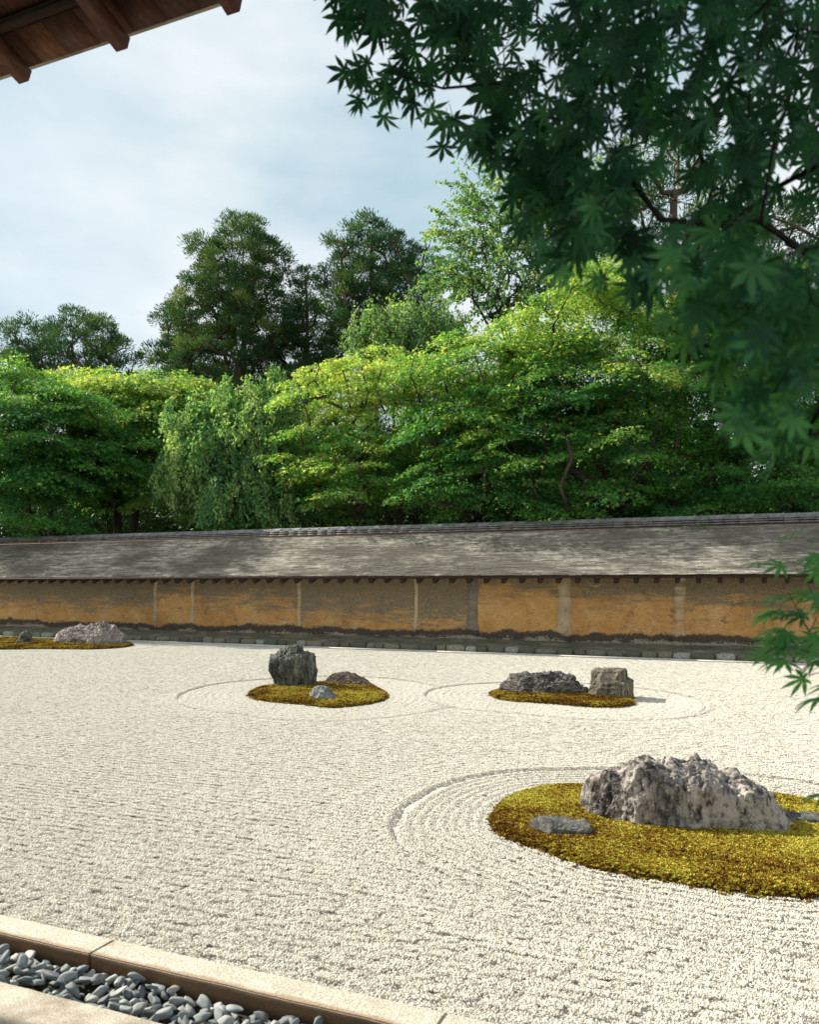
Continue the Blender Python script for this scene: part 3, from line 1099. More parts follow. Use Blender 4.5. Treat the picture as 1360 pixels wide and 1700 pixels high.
standing('rock', (487, 1146), [(1067, 480, 488), (1072, 474, 496), (1077, 468, 502), (1083, 462, 512), (1088, 457, 518), (1100, 454, 520), (1112, 453, 521), (1122, 457, 519), (1132, 460, 517), (1140, 459, 517), (1147, 458, 518)],
         0.55, MAT['rock_tall'], 'tall upright dark rock with a pointed top on the middle moss island', 8, 0.042, 2.2, 170, 200, 0.7, 1.0, (1.8, 1.8, 0.40), 0.35, 3)
mound('rock', [(540, 1137), (625, 1142)], [(538, 1139), (545, 1122), (560, 1115), (578, 1117), (600, 1128), (615, 1138), (628, 1144)],
      0.28, 0.30, MAT['rock_brown'], 'smooth brown whale-backed rock behind the tall upright rock', 9, 0.03, 2.4, 120, 90, 0.8, 0.3)
mound('rock', [(514, 1162), (566, 1163)], [(513, 1163), (515, 1149), (521, 1141), (531, 1138), (542, 1141), (549, 1149), (558, 1155), (569, 1165)],
      0.26, 0.24, MAT['rock_pale'], 'small round blue-grey rock in front of the tall upright rock', 10, 0.018, 4, 110, 100, 0.7, 0.6, (1, 1, 1), 0.25, None, 2)
mound('rock', [(826, 1150), (968, 1154)],
      [(822, 1152), (828, 1136), (845, 1126), (870, 1119), (900, 1115), (930, 1119), (948, 1126), (956, 1138), (968, 1146), (970, 1156)],
      0.42, 0.5, MAT['rock_dark'], 'wide craggy purple-grey rock left of the square block', 14, 0.07, 2.2, 200, 150, 0.75, 0.85, (0.7, 1, 1.7))
mound('rock', [(950, 1156), (985, 1157)], [(948, 1158), (958, 1150), (970, 1147), (982, 1152), (988, 1160)],
      0.14, 0.14, MAT['rock_brown'], 'tiny low brown rock between the craggy rock and the square block', 15, 0.02, 4, 60, 50, 0.8, 0.4)
standing('rock', (1017, 1163), [(1110, 987, 1036), (1113, 985, 1038), (1124, 984, 1040), (1129, 983, 1050), (1140, 982, 1051), (1150, 980, 1051), (1165, 979, 1051)],
         0.55, MAT['rock_block'], 'square flat-topped block of rock with a notched right shoulder', 17, 0.022, 2.8, 150, 160, 0.30, 0.5, (1.2, 1.2, 0.6), 0.25, 1)
mound('rock', [(85, 1068), (203, 1072)],
      [(80, 1069), (95, 1055), (108, 1045), (128, 1040), (145, 1036), (163, 1034), (176, 1040), (188, 1049), (199, 1059), (206, 1073)],
      0.5, 0.6, MAT['rock_pink'], 'rose-grey rock like a small mountain nearest the wall at far left', 19, 0.10, 1.6, 200, 140, 0.8, 0.8, (1.2, 1, 0.9))
standing('rock', (42, 1071), [(1048, 40, 48), (1051, 34, 49), (1058, 33, 50), (1064, 30, 52), (1071, 27, 56)],
         0.5, MAT['rock_tall'], 'small pointed green-grey rock left of the rose-grey rock', 20, 0.05, 2.6, 70, 80, 0.8, 0.7)

# ------------------------------------------------------------------ kerbs, trench, river stones
TY0, TY1 = 2.375, 2.68


def kerb_stone(name, x0, x1, y0, y1, z0, z1, label, group, seed):
    bm = bmesh.new()
    bmesh.ops.create_cube(bm, size=1)
    for v_ in bm.verts:
        v_.co.x = x0 if v_.co.x < 0 else x1
        v_.co.y = y0 if v_.co.y < 0 else y1
        v_.co.z = z0 if v_.co.z < 0 else z1
    n = max(4, int((x1 - x0) / 0.05))
    edges = [e for e in bm.edges if abs(e.verts[0].co.x - e.verts[1].co.x) > 0.1]
    bmesh.ops.subdivide_edges(bm, edges=edges, cuts=n, use_grid_fill=True)
    yed = [e for e in bm.edges if abs(e.verts[0].co.y - e.verts[1].co.y) > 0.05]
    bmesh.ops.subdivide_edges(bm, edges=yed, cuts=3, use_grid_fill=True)
    bmesh.ops.bevel(bm, geom=[e for e in bm.edges if len(e.link_faces) == 2 and e.calc_face_angle(0) > 1.0], offset=0.005, segments=2, affect='EDGES')
    for v_ in bm.verts:
        q = Vector((v_.co.x * 7, v_.co.y * 9, v_.co.z * 9 + seed * 3))
        v_.co += Vector((0, noise.noise(q) * 0.004, noise.noise(q + Vector((9, 9, 9))) * 0.002))
    me = bpy.data.meshes.new(name)
    bm.to_mesh(me)
    bm.free()
    o = link(name, me, MAT['kerb'])
    tag(o, label, 'kerb stone', group)
    return o


jx1 = at_z(172, 1578).x
jx2 = at_z(742, 1690).x
xs = [-7.5, -5.4, jx1, jx2, jx2 + 2.2, jx2 + 4.4]
labs = ['pale kerb stone along the gravel, beyond the left frame edge',
        'pale kerb stone between gravel and pebbles, left of the first joint',
        'long pale kerb stone between gravel and dark pebbles, between the two joints',
        'pale kerb stone right of the second joint at the bottom edge',
        'pale kerb stone along the gravel, beyond the right frame edge']
for i in range(5):
    kerb_stone('kerb_stone', xs[i] + 0.003, xs[i + 1] - 0.003, TY1, 2.835, -0.17, 0.022, labs[i], 'kerb stones edging the gravel', i)
xs2 = [-7.0, -3.9, -1.35, 1.6, 4.4]
for i, lb in enumerate(['near kerb stone beyond the left frame edge', 'chipped pale kerb stone in the bottom left corner, on the house side of the pebbles',
                        'near kerb stone below the bottom frame edge', 'near kerb stone beyond the right frame edge']):
    kerb_stone('kerb_stone', xs2[i] + 0.003, xs2[i + 1] - 0.003, 2.02, TY0, -0.17, 0.012, lb, 'kerb stones edging the house side', i + 8)
me = mesh_np('trench_floor', [(-8, TY0, -0.072), (5, TY0, -0.072), (5, TY1, -0.072), (-8, TY1, -0.072)], [[0, 1, 2, 3]])
tag(link('trench_floor', me, MAT['soil']), 'dark soil at the bottom of the rain trench', None, None, 'structure')
me = mesh_np('house_side_ground', [(-8, -3, -0.06), (5, -3, -0.06), (5, 2.02, -0.06), (-8, 2.02, -0.06)], [[0, 1, 2, 3]])
tag(link('house_side_ground', me, MAT['soil']), 'dark beaten earth under the eave', None, None, 'structure')

peb = []
for i in range(14):
    v = ICO3.copy()
    sc_ = np.array([1.0, RS.uniform(.5, .8), RS.uniform(.32, .55)])
    nn = fbm(v * 1.1 + i * 5, 3, i, 0.45)
    # flattened facets give broken, water-worn shapes
    for _ in range(7):
        nd = unit(RS.normal(size=3))
        dd = v @ nd
        lim = RS.uniform(.45, .7)
        v = v - nd[None] * np.maximum(dd - lim, 0)[:, None] * 0.85
    v = v * (1 + 0.16 * nn[:, None]) * sc_
    me = mesh_np('river_stone', v, ICOF3, None, True)
    me.materials.append(MAT['pebble'])
    peb.append(me)
placed = []


def drop(x, y, r):
    z = -0.072 + r * 0.45
    for (px, py, pz, pr) in placed:
        d = math.hypot(px - x, py - y)
        rr = (r + pr) * 0.66
        if d < rr:
            z = max(z, pz + math.sqrt(rr * rr - d * d) * 0.62)
    return z


count = 0
x_lo, x_hi = -3.2, -1.38
for pas in range(4):
    nn_ = (260, 260, 260, 260)[pas]
    for i in range(nn_):
        x = RS.uniform(x_lo, x_hi)
        r = RS.uniform(0.021, 0.042) * (1.15 if pas > 1 else 1)
        y = RS.uniform(TY0 + r * 0.9, TY1 - r * 0.9)
        z = drop(x, y, r)
        if z > -0.002:
            continue
        if any(math.hypot(px - x, py - y) < 0.46 * (r + pr) and abs(pz - z) < 0.6 * (r + pr) for px, py, pz, pr in placed):
            continue
        placed.append((x, y, z, r))
print('river stones', len(placed))
for (x, y, z, r) in placed:
    o = link('river_stone', peb[RS.randint(len(peb))])
    o.location = (x, y, z)
    o.rotation_euler = (RS.uniform(-.6, .6), RS.uniform(-.6, .6), RS.uniform(0, 6.28))
    o.scale = (r * RS.uniform(.95, 1.35), r, r * RS.uniform(.85, 1.2))
    tag(o, 'smooth blue-grey river stone lying loose in the rain trench', 'pebble', 'river stones in the rain trench')

# ------------------------------------------------------------------ the earthen wall
WX0, WX1 = -34.0, 7.0
EY, EZ = 18.15, 1.77                     # eave edge
RY, RZ = 19.58, 2.86                     # where roof meets the ridge
WY = 18.85                               # plaster face
wall = empty('earthen_wall', (-9, 19.3, 0), 'long low ochre earthen wall with a shingled roof closing off the gravel garden', 'wall')
wall_inv = Matrix.Translation((9, -19.3, 0))


def wpart(name, me, mat, parent=wall):
    o = link(name, me, mat, parent)
    o.matrix_parent_inverse = wall_inv if parent is wall else Matrix.Identity(4)
    return o


posts = [(-9e9, 0)]
px = [(258, 0.12, .25), (320, 0.10, .1), (497, 0.12, .3), (691, 0.10, .15), (785, 0.30, .9), (937, 0.30, .30), (1128, 0.25, .45)]
PX = [(at_y(u, 1000, WY).x, w_, g_) for u, w_, g_ in px]
xx = PX[0][0] - 5.2
extra = []
while xx > WX0 + 2:
    xx -= RS.uniform(1.9, 2.6)
    extra.append((xx, RS.uniform(.1, .2), RS.uniform(.1, .8)))
xx = PX[-1][0]
while xx < WX1 - 2:
    xx += RS.uniform(2.2, 2.6)
    extra.append((xx, RS.uniform(.15, .22), RS.uniform(.1, .8)))
PX = sorted(PX + extra)
cuts = [WX0] + [p[0] for p in PX] + [WX1]
weather = {}
for i in range(len(cuts) - 1):
    a, b = cuts[i], cuts[i + 1]
    mid = 0.5 * (a + b)
    pr = mid / WY
    u_mid = 680 + F * (ca * pr + sa) / (ca - sa * pr)
    wv = 0.62 if u_mid < 258 else 0.30 if u_mid < 320 else 0.52 if u_mid < 497 else 0.80 if u_mid < 691 else 0.92 if u_mid < 785 else 0.18 if u_mid < 937 else 0.36 if u_mid < 1128 else 0.42
    n_ = max(2, int((b - a) / 0.12))
    A_ = Acc()
    gxs = np.linspace(a, b, n_)
    gzs = np.linspace(0.2, 1.92, 20)
    GX_, GZ_ = np.meshgrid(gxs, gzs)
    batter = (1.9 - GZ_) * 0.035
    GYv = WY + 0.03 - batter + 0.012 * vnoise(np.stack([GX_ * 1.7, GZ_ * 2.5, GX_ * 0], -1), 51)
    V = np.stack([GX_, GYv, GZ_], -1).reshape(-1, 3)
    nx = n_
    idx = (np.arange(19)[:, None] * nx + np.arange(nx - 1)[None]).ravel()
    me = mesh_np('plaster_panel', V, np.c_[idx, idx + 1, idx + nx + 1, idx + nx], None, True)
    o = wpart('plaster_panel', me, MAT['plaster'])
    o.color = (wv, RS.rand(), 0, 1)
for (x, w_, g_) in PX:
    A_ = Acc()
    n_ = 16
    zs = np.linspace(0.22, 1.9, n_)
    pts = []
    for z_ in zs:
        wz = w_ * (1 + 0.25 * noise.noise(Vector((x * 3, 0, z_ * 4)))) * (1.25 if z_ < 0.6 else 1)
        sh = 0.05 * noise.noise(Vector((x * 5, 4, z_ * 2.2)))
        yb = WY + 0.03 - (1.9 - z_) * 0.035
        for k_, (dx, dy) in enumerate([(-.5, 0.03), (-.42, -0.022), (0, -0.034), (.42, -0.022), (.5, 0.03)]):
            pts.append((x + sh + dx * wz, yb + dy, z_))
    Q = [[r * 5 + c_, r * 5 + c_ + 1, (r + 1) * 5 + c_ + 1, (r + 1) * 5 + c_] for r in range(n_ - 1) for c_ in range(4)]
    o = wpart('wall_post', mesh_np('wall_post', pts, Q, None, True), MAT['post'])
    o.color = (0.3, g_, 0.85 if g_ > 0.88 and w_ > 0.25 else 0.0, 1)
# body behind the plaster and back side
A_ = Acc()
A_.box(((WX0 + WX1) / 2, 19.72, 1.05), (WX1 - WX0, 1.55, 1.8))
wpart('wall_core', A_.mesh('wall_core'), MAT['plaster']).color = (0.5, 0.5, 0, 1)
# sloping footing
n_ = 400
xsf = np.linspace(WX0, WX1, n_)
rows = [(18.27, 0.02), (18.33, 0.13), (18.45, 0.175), (18.6, 0.215), (18.72, 0.25), (18.80, 0.28), (18.9, 0.29)]
V = []
for (yy, zz) in rows:
    q = np.c_[xsf * 1.2, np.full(n_, yy * 3), np.full(n_, zz * 3)]
    V.append(np.c_[xsf, yy + 0.025 * fbm(q * 2, 3, 61), zz + 0.016 * fbm(q * 2.2, 4, 62)])
V = np.concatenate(V)
idx = (np.arange(len(rows) - 1)[:, None] * n_ + np.arange(n_ - 1)[None]).ravel()
wpart('footing', mesh_np('footing', V, np.c_[idx, idx + 1, idx + n_ + 1, idx + n_], None, True), MAT['footing'])
stone_me = []
for i in range(10):
    v = ICO2.copy()
    v = np.sign(v) * np.abs(v) ** 0.55
    v = v * (1 + 0.10 * fbm(v * 1.5 + i * 3, 2, i + 70)[:, None])
    me = mesh_np('stone', v * 0.5, ICOF2, None, True)
    me.materials.append(MAT['footstone'])
    stone_me.append(me)
x = WX0
while x < WX1:
    wd = RS.uniform(0.22, 0.52)
    o = wpart('stone', stone_me[RS.randint(10)], None)
    o.location = (x + wd / 2, 18.27 + RS.uniform(-.015, .02), 0.07)
    o.scale = (wd * 0.96, 0.17, RS.uniform(0.15, 0.21))
    o.rotation_euler = (RS.uniform(-.05, .05), RS.uniform(-.06, .06), RS.uniform(-.05, .05))
    x += wd
# pale edge strip between gravel and footing
A_ = Acc()
for k_ in range(14):
    xa = WX0 + k_ * (WX1 - WX0) / 14
    A_.box((xa + (WX1 - WX0) / 28, 18.16, -0.01), ((WX1 - WX0) / 14 - 0.012, 0.09, 0.075))
o = link('edging_strip', A_.mesh('edging_strip'), MAT['edge'])
tag(o, 'narrow pale stone edging between the gravel and the foot of the wall', 'edging')

# roof of the wall: rafters, boards, shingle courses, ridge
slope = math.atan2(RZ - EZ, RY - EY)
rot = Matrix.Rotation(slope, 4, 'X')
raf = Acc()
raf.box((0, 0, 0), (0.095, 1.0, 0.12))
raf_me = raf.mesh('rafter')
raf_me.materials.append(MAT['dark_timber'])
low_slope = math.radians(24)
x0r = at_y(1124, 960, EY).x
k0 = int((WX0 - x0r) / 0.425) + 1
for k_ in range(k0, int((WX1 - x0r) / 0.425)):
    o = wpart('rafter', raf_me, None)
    o.location = (x0r + k_ * 0.425, EY + 0.05 + 0.5 * math.cos(low_slope), EZ - 0.092 + 0.5 * math.sin(low_slope))
    o.rotation_euler = (low_slope, 0, 0)
A_ = Acc()
A_.box(((WX0 + WX1) / 2, EY + 0.045, EZ - 0.005), (WX1 - WX0, 0.10, 0.058))
A_.box(((WX0 + WX1) / 2, EY + 0.40, EZ + 0.145), (WX1 - WX0, 0.72, 0.03), Matrix.Rotation(low_slope, 4, 'X'))
wpart('eave_board', A_.mesh('eave_board'), MAT['dark_timber'])
# shingle courses
nrow = 38
Ls = math.hypot(RZ - EZ, RY - EY)
A_ = Acc()
sd = np.array([0, math.cos(slope), math.sin(slope)])
sn = np.array([0, -math.sin(slope), math.cos(slope)])
for r_ in range(nrow):
    t0, t1_ = r_ / nrow * Ls, (r_ + 1.15) / nrow * Ls
    n_ = int((WX1 - WX0) / 0.15)
    e_ = np.sort(WX0 + (np.arange(n_ + 1) + RS.uniform(-.35, .35, n_ + 1)) * (WX1 - WX0) / n_)
    l_, rr_ = e_[:-1], e_[1:] - 0.004
    up = RS.uniform(0.001, 0.007, n_) + 0.003 * vnoise(np.c_[l_ * 0.8, np.full(n_, r_ * 0.8), np.zeros(n_)], 80) + 0.05
    lo_t = t0 + RS.uniform(-.008, .010, n_) + 0.008 * vnoise(np.c_[l_ * 0.5, np.full(n_, r_ * 0.3), np.zeros(n_)], 81)
    org = np.array([0, EY, EZ])

    def pt(xv, t, nn):
        return np.c_[xv, np.zeros(n_), np.zeros(n_)] + org + np.outer(t, sd) + np.outer(nn, sn)
    tt_ = np.full(n_, t1_)
    a0, b0 = pt(l_, lo_t, up), pt(rr_, lo_t, up)
    a1, b1 = pt(l_, tt_, up * 0 + 0.052), pt(rr_, tt_, up * 0 + 0.052)
    a2, b2 = pt(l_, lo_t, up - 0.012), pt(rr_, lo_t, up - 0.012)
    V = np.stack([a0, b0, b1, a1, a2, b2], 1).reshape(-1, 3)
    k_ = (np.arange(n_) * 6)[:, None]
    tint = np.repeat(np.clip(0.5 + 0.3 * vnoise(np.c_[l_ * 1.1, np.full(n_, r_ * 1.0), np.zeros(n_)], 82) + RS.uniform(-.3, .3, n_), 0, 1), 6)
    A_.add(V, np.concatenate([k_ + [0, 1, 2, 3], k_ + [4, 5, 1, 0]]), tint)
o = wpart('shingle', A_.mesh('shingle'), MAT['shingle'])
o['kind'] = 'stuff'
o['label'] = 'weathered grey bark shingles in thin courses'
A_ = Acc()
A_.box(((WX0 + WX1) / 2, (EY + RY) / 2 + 0.02, (EZ + RZ) / 2 + 0.0), (WX1 - WX0, Ls, 0.04), rot)
wpart('roof_deck', A_.mesh('roof_deck'), MAT['dark_timber'])
A_ = Acc()
A_.box(((WX0 + WX1) / 2, 2 * 19.78 - (EY + RY) / 2 - 0.02, (EZ + RZ) / 2 + 0.02), (WX1 - WX0, Ls, 0.09), Matrix.Rotation(-slope, 4, 'X'))
wpart('rear_roof', A_.mesh('rear_roof'), MAT['shingle'])
# ridge: reddish board, three thin tile courses, rounded cap tiles
A_ = Acc()
A_.box(((WX0 + WX1) / 2, 19.78, RZ + 0.045), (WX1 - WX0, 0.44, 0.05))
wpart('ridge_board', A_.mesh('ridge_board'), MAT['red_board'])
for k_, (zz, hw) in enumerate([(0.100, 0.47), (0.155, 0.43), (0.205, 0.39)]):
    c_ = Acc()
    xk = WX0
    while xk < WX1:
        ln = 0.305
        c_.box((xk + ln / 2, 19.78 + RS.uniform(-.004, .004), RZ + zz + RS.uniform(-.003, .003)), (ln - 0.006, hw, 0.034))
        xk += ln
    wpart('tile_course', c_.mesh('tile_course'), MAT['tile'])
cap = Acc()
th = np.linspace(0, math.pi, 9)
prof = np.c_[0.16 * np.cos(th), 0.085 * np.sin(th)]
V = [(x_, p[0], p[1]) for x_ in (-0.155, 0.155) for p in prof]
Q = [[i_, i_ + 1, i_ + 10, i_ + 9] for i_ in range(8)]
cap.add(V, Q)
cap.add([(x_, p[0] * 1.1, p[1] * 1.12) for x_ in (0.12, 0.155) for p in prof], Q)
cap_me = cap.mesh('ridge_tile', True)
cap_me.materials.append(MAT['tile'])
xk = WX0 + 0.16
while xk < WX1:
    o = wpart('ridge_tile', cap_me, None)
    o.location = (xk, 19.78 + RS.uniform(-.006, .006), RZ + 0.222 + RS.uniform(-.004, .004))
    xk += 0.305

# ------------------------------------------------------------------ eave of the house above
eave = empty('temple_eave', (-3, 2.0, 3.9), 'dark brown timber eave of the veranda roof in the top left corner', 'roof')
einv = Matrix.Translation((3, -2.0, -3.9))
EAY, EAZ = 2.55, H + 0.852 * 2.55
es = math.radians(17)
er = Matrix.Rotation(-es, 4, 'X')        # rises away from the garden
ex0, ex1 = -9.0, 0.85
ed = np.array([0, -math.cos(es), math.sin(es)])
en = np.array([0, math.sin(es), math.cos(es)])


def epart(name, me, mat=None):
    o = link(name, me, mat, eave)
    o.matrix_parent_inverse = einv
    return o


def ebox(name, x0, x1, t0, t1, n0, n1, mat, gap=0.0, jit=0.0):
    """a timber between x0..x1, t metres up the slope from the eave edge, n metres above the soffit line"""
    A_ = Acc()
    c_ = np.array([(x0 + x1) / 2, EAY, EAZ]) + ed * (t0 + t1) / 2 + en * (n0 + n1) / 2
    A_.box((0, 0, 0), (x1 - x0 - gap, t1 - t0, n1 - n0), er, jit=jit)
    o = epart(name, A_.mesh(name), mat)
    o.location = c_
    return o


rx0 = at_y(202, 70, EAY).x
k_ = -12
while True:
    xr_ = rx0 + k_ * 0.533
    k_ += 1
    if xr_ > ex1 - 0.1:
        break
    if xr_ < ex0 + 0.1:
        continue
    ebox('rafter', xr_ - 0.028, xr_ + 0.028, -0.015, 3.4, -0.042, 0.012, MAT['eave'])
# edge boards laid side by side, running up the slope
xk = ex0
while xk < ex1:
    wd = RS.uniform(0.13, 0.19)
    ebox('soffit_board', xk, min(xk + wd, ex1), 0.0, 0.15, 0.016, 0.032, MAT['eave'], 0.004, 0.0015)
    xk += wd
ebox('fascia', ex0, ex1, -0.012, 0.02, 0.034, 0.085, MAT['red_board'])
# then long ceiling boards parallel to the edge, stepped up
tk = 0.16
kk = 0
while tk < 3.4:
    wd = 0.27
    ebox('ceiling_board', ex0, ex1, tk, tk + wd, 0.045 + 0.016 * (kk % 2), 0.066 + 0.016 * (kk % 2), MAT['eave'], 0, 0.001)
    tk += wd - 0.012
    kk += 1
ebox('batten', ex0, ex1, 0.148, 0.19, 0.02, 0.05, MAT['dark_timber'])
ebox('batten', ex0, ex1, 0.66, 0.70, 0.012, 0.044, MAT['dark_timber'])
ebox('roof_covering', ex0 - 0.05, ex1 + 0.05, -0.06, 3.5, 0.09, 0.22, MAT['shingle'])


# ------------------------------------------------------------------ trees
def skeleton(root, targets, rbase, rtip, sag=0.0, stems=None, seed=0):
    """branching tree: each target joins the nearest node already grown; pipe-model radii. returns list of (pts, radii)"""
    rs = np.random.RandomState(seed)
    root = np.array(root, float)
    nodes = [root]
    parent = [-1]
    for st_ in (stems or []):                     # explicit stems: polylines from the root
        last = 0
        for p in st_:
            nodes.append(np.array(p, float)); parent.append(last)
            last = len(nodes) - 1
    T = np.array(targets, float)
    order = np.argsort(np.linalg.norm(T - root, axis=1))
    tips = []
    for i in order:
        Nn_ = np.array(nodes)
        d = np.linalg.norm(Nn_ - T[i], axis=1)
        # prefer nodes lower / nearer to the root so that limbs rise outward
        dr = np.linalg.norm(Nn_ - root, axis=1)
        cost = d + 0.35 * np.maximum(0, Nn_[:, 2] - T[i][2]) * 2 + 0.15 * dr
        if len(nodes) > 1:
            cost[0] += 3
        j = int(np.argmin(cost))
        a, b = Nn_[j], T[i]
        L = np.linalg.norm(b - a)
        nseg = max(1, int(L / 0.7)) if rbase > 0.03 else max(1, int(L / 0.12))
        last = j
        for k in range(1, nseg + 1):
            f_ = k / nseg
            p = a + (b - a) * f_
            p = p + rs.normal(size=3) * L * 0.035 * (1 if k < nseg else 0)
            p[2] += sag * L * math.sin(math.pi * f_)
            nodes.append(p); parent.append(last)
            last = len(nodes) - 1
        tips.append(last)
    n = len(nodes)
    w_ = np.zeros(n)
    for t in tips:
        w_[t] += 1
    for i in range(n - 1, 0, -1):
        w_[parent[i]] += w_[i]
    rad = np.maximum(rtip, rbase * np.sqrt(w_ / max(w_[0], 1)))
    kids = [[] for _ in range(n)]
    for i in range(1, n):
        kids[parent[i]].append(i)
    chains = []
    for i in range(n):
        for c_ in kids[i]:
            if i != 0 and max(kids[i], key=lambda q: w_[q]) == c_:
                continue
            ch = [i, c_]
            while kids[ch[-1]]:
                ch.append(max(kids[ch[-1]], key=lambda q: w_[q]))
            P_ = np.array([nodes[q] for q in ch])
            R_ = np.array([rad[q] for q in ch])
            R_[0] = min(R_[0], R_[1] * 1.25)
            chains.append((P_, R_))
    return chains


def wood_mesh(name, chains, k=6):
    A_ = Acc()
    for P_, R_ in chains:
        kk = k if R_.max() > 0.05 else 4 if R_.max() > 0.015 else 3
        A_.tube(P_, R_, kk)
    return A_.mesh(name, True)


# a maple leaf seen from afar: three joined pointed lobes
LT3 = np.array([[2, 1, 0], [2, 0, 5], [5, 0, 3], [5, 4, 2]])
LF3 = np.array([[0.16, 0.22, 0.02], [1.0, 0.0, -0.10], [0.16, -0.22, 0.02], [0.25, 0.82, -0.08], [0.25, -0.82, -0.08], [-0.20, 0.0, 0.0]])
KITE = np.array([[0, 0, 0], [0.45, 0.26, 0.03], [1.0, 0, -0.06], [0.45, -0.26, 0.03]])
KITEF = np.array([[0, 1, 2], [0, 2, 3]])
BLADE = np.array([[0, 0, 0], [0.55, 0.14, 0.05], [0.55, -0.14, 0.05], [1, 0, 0.16]])
BLADEF = np.array([[0, 1, 3], [0, 3, 2]])


def lobes_from_px(spec):
    """spec rows: (u, v, Y, ru, rv, ry) in photo pixels and metres of depth -> centre, radii"""
    out_ = []
    for (u, v, Y, ru, rv, ry) in spec:
        c_ = at_y(u, v, Y)
        dep = c_.y * ca - c_.x * sa
        out_.append((np.array(c_), np.array([ru * dep / F, ry, rv * dep / F])))
    return out_


def sample_lobes(lobes, n, rs, inner=0.35, zmin=None, power=2.2):
    vol = np.array([np.prod(r) ** 0.75 for _, r in lobes])
    out_ = []
    for i in rs.choice(len(lobes), n, p=vol / vol.sum()):
        c_, r = lobes[i]
        d = unit(rs.normal(size=3))
        q = inner + (1 - inner) * rs.rand() ** (1 / power)
        p = c_ + d * r * q
        if zmin is not None and p[2] < zmin:
            p[2] = zmin + rs.rand() * 0.5
        out_.append(p)
    return np.array(out_)


def maple(name, label, spec, root, seed, npads, leaves, leafsize=0.085, padR=(0.45, 0.95), young_lit=0.3, top_y=None, lean=None, tintb=0.35, flat=0.10, droop=0.22, bump_young_lit=1.0):
    rs = np.random.RandomState(seed)
    lobes = lobes_from_px(spec)
    pads = sample_lobes(lobes, npads, rs, 0.45, None, 1.6)
    # even the pads out a little: drop crowded ones
    keep = []
    for p in pads:
        if all(np.linalg.norm((p - q) * [1, 1, 1.9]) > 0.42 for q in keep):
            keep.append(p)
    pads = np.array(keep)
    root = np.array(root, float)
    cen = np.mean([c_ for c_, _ in lobes], axis=0)
    ztop = max(c_[2] + r[2] for c_, r in lobes)
    zbot = min(c_[2] - r[2] for c_, r in lobes)
    PV, PF, PT, n = [], [], [], 0
    for p in pads:
        R = rs.uniform(*padR)
        rel = (p - cen)
        outd = unit(np.array([rel[0], rel[1] * 1.0, 0]) + 1e-6)
        up = unit(np.array([0, 0, 1.0]) + outd * rs.uniform(0.0, 0.45) + rs.normal(size=3) * 0.10)
        t1_ = unit(np.cross(up, [0.3, 1, 0.1]))
        t2 = np.cross(up, t1_)
        m_ = int(leaves * (R / 0.7) ** 2 * rs.uniform(.8, 1.2))
        # leaves follow fans of twigs inside the pad
        nt_ = rs.randint(7, 12)
        ta = rs.rand(nt_) * 6.283
        wh = rs.randint(0, nt_, m_)
        rr = R * rs.rand(m_) ** 0.55
        th_ = ta[wh] + rs.normal(size=m_) * 0.30
        ex_ = rs.uniform(.75, 1.25, nt_)[wh]
        x_, y_ = rr * np.cos(th_) * ex_ * 1.25, rr * np.sin(th_) * ex_
        z_ = -droop * (rr / R) ** 2 * R + rs.normal(size=m_) * flat * R * 0.6 + 0.08 * rs.normal(size=nt_)[wh] * (rr / R)
        P_ = p + x_[:, None] * t1_ + y_[:, None] * t2 + z_[:, None] * up
        dirs = np.cos(th_)[:, None] * t1_ + np.sin(th_)[:, None] * t2 + rs.normal(size=(m_, 3)) * 0.5
        dirs[:, 2] -= 0.25
        nn_ = up + rs.normal(size=(m_, 3)) * 0.42
        s_ = leafsize * rs.uniform(.7, 1.25, m_)
        v_, f_ = stamp(LF3, LT3, P_, dirs, nn_, s_)
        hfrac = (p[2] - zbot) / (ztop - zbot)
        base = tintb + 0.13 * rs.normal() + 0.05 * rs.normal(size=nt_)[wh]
        # yellower new shoots at twig tips; sunlit crown tops painted in by height
        new = rs.rand(m_) < young_lit * np.clip((hfrac - 0.40) * 2.6, 0.08, 1.3) * (0.25 + 0.75 * rr / R)
        t = np.clip(base + rs.normal(size=m_) * 0.12 + new * rs.uniform(.25, .6, m_) * bump_young_lit, 0, 1)
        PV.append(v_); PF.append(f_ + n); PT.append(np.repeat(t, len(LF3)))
        n += len(v_)
    o = empty(name, root, label, 'tree', 'trees beyond the wall')
    inv = Matrix.Translation(-Vector(root))
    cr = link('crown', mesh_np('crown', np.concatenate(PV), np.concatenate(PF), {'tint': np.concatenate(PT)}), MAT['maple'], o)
    cr.matrix_parent_inverse = inv
    stems = []
    nst = 3 if lean is None else lean
    for k in range(nst):
        c_ = lobes[k % len(lobes)][0] * [1, 1, 1]
        tgt = root + (c_ - root) * np.array([rs.uniform(.25, .55), rs.uniform(.2, .5), 0.62])
        q1 = root + (tgt - root) * np.array([0.35, 0.35, 0.45]) + rs.normal(size=3) * 0.12
        stems.append([q1, tgt])
    ch = skeleton(root, pads - [0, 0, 0.05], 0.19, 0.012, 0.04, stems, seed)
    tk_ = link('trunk', wood_mesh('trunk', ch), MAT['bark'], o)
    tk_.matrix_parent_inverse = inv
    return o


def base_at(u, Y):
    p = at_y(u, 900, Y)
    return (p.x, Y, -0.3)


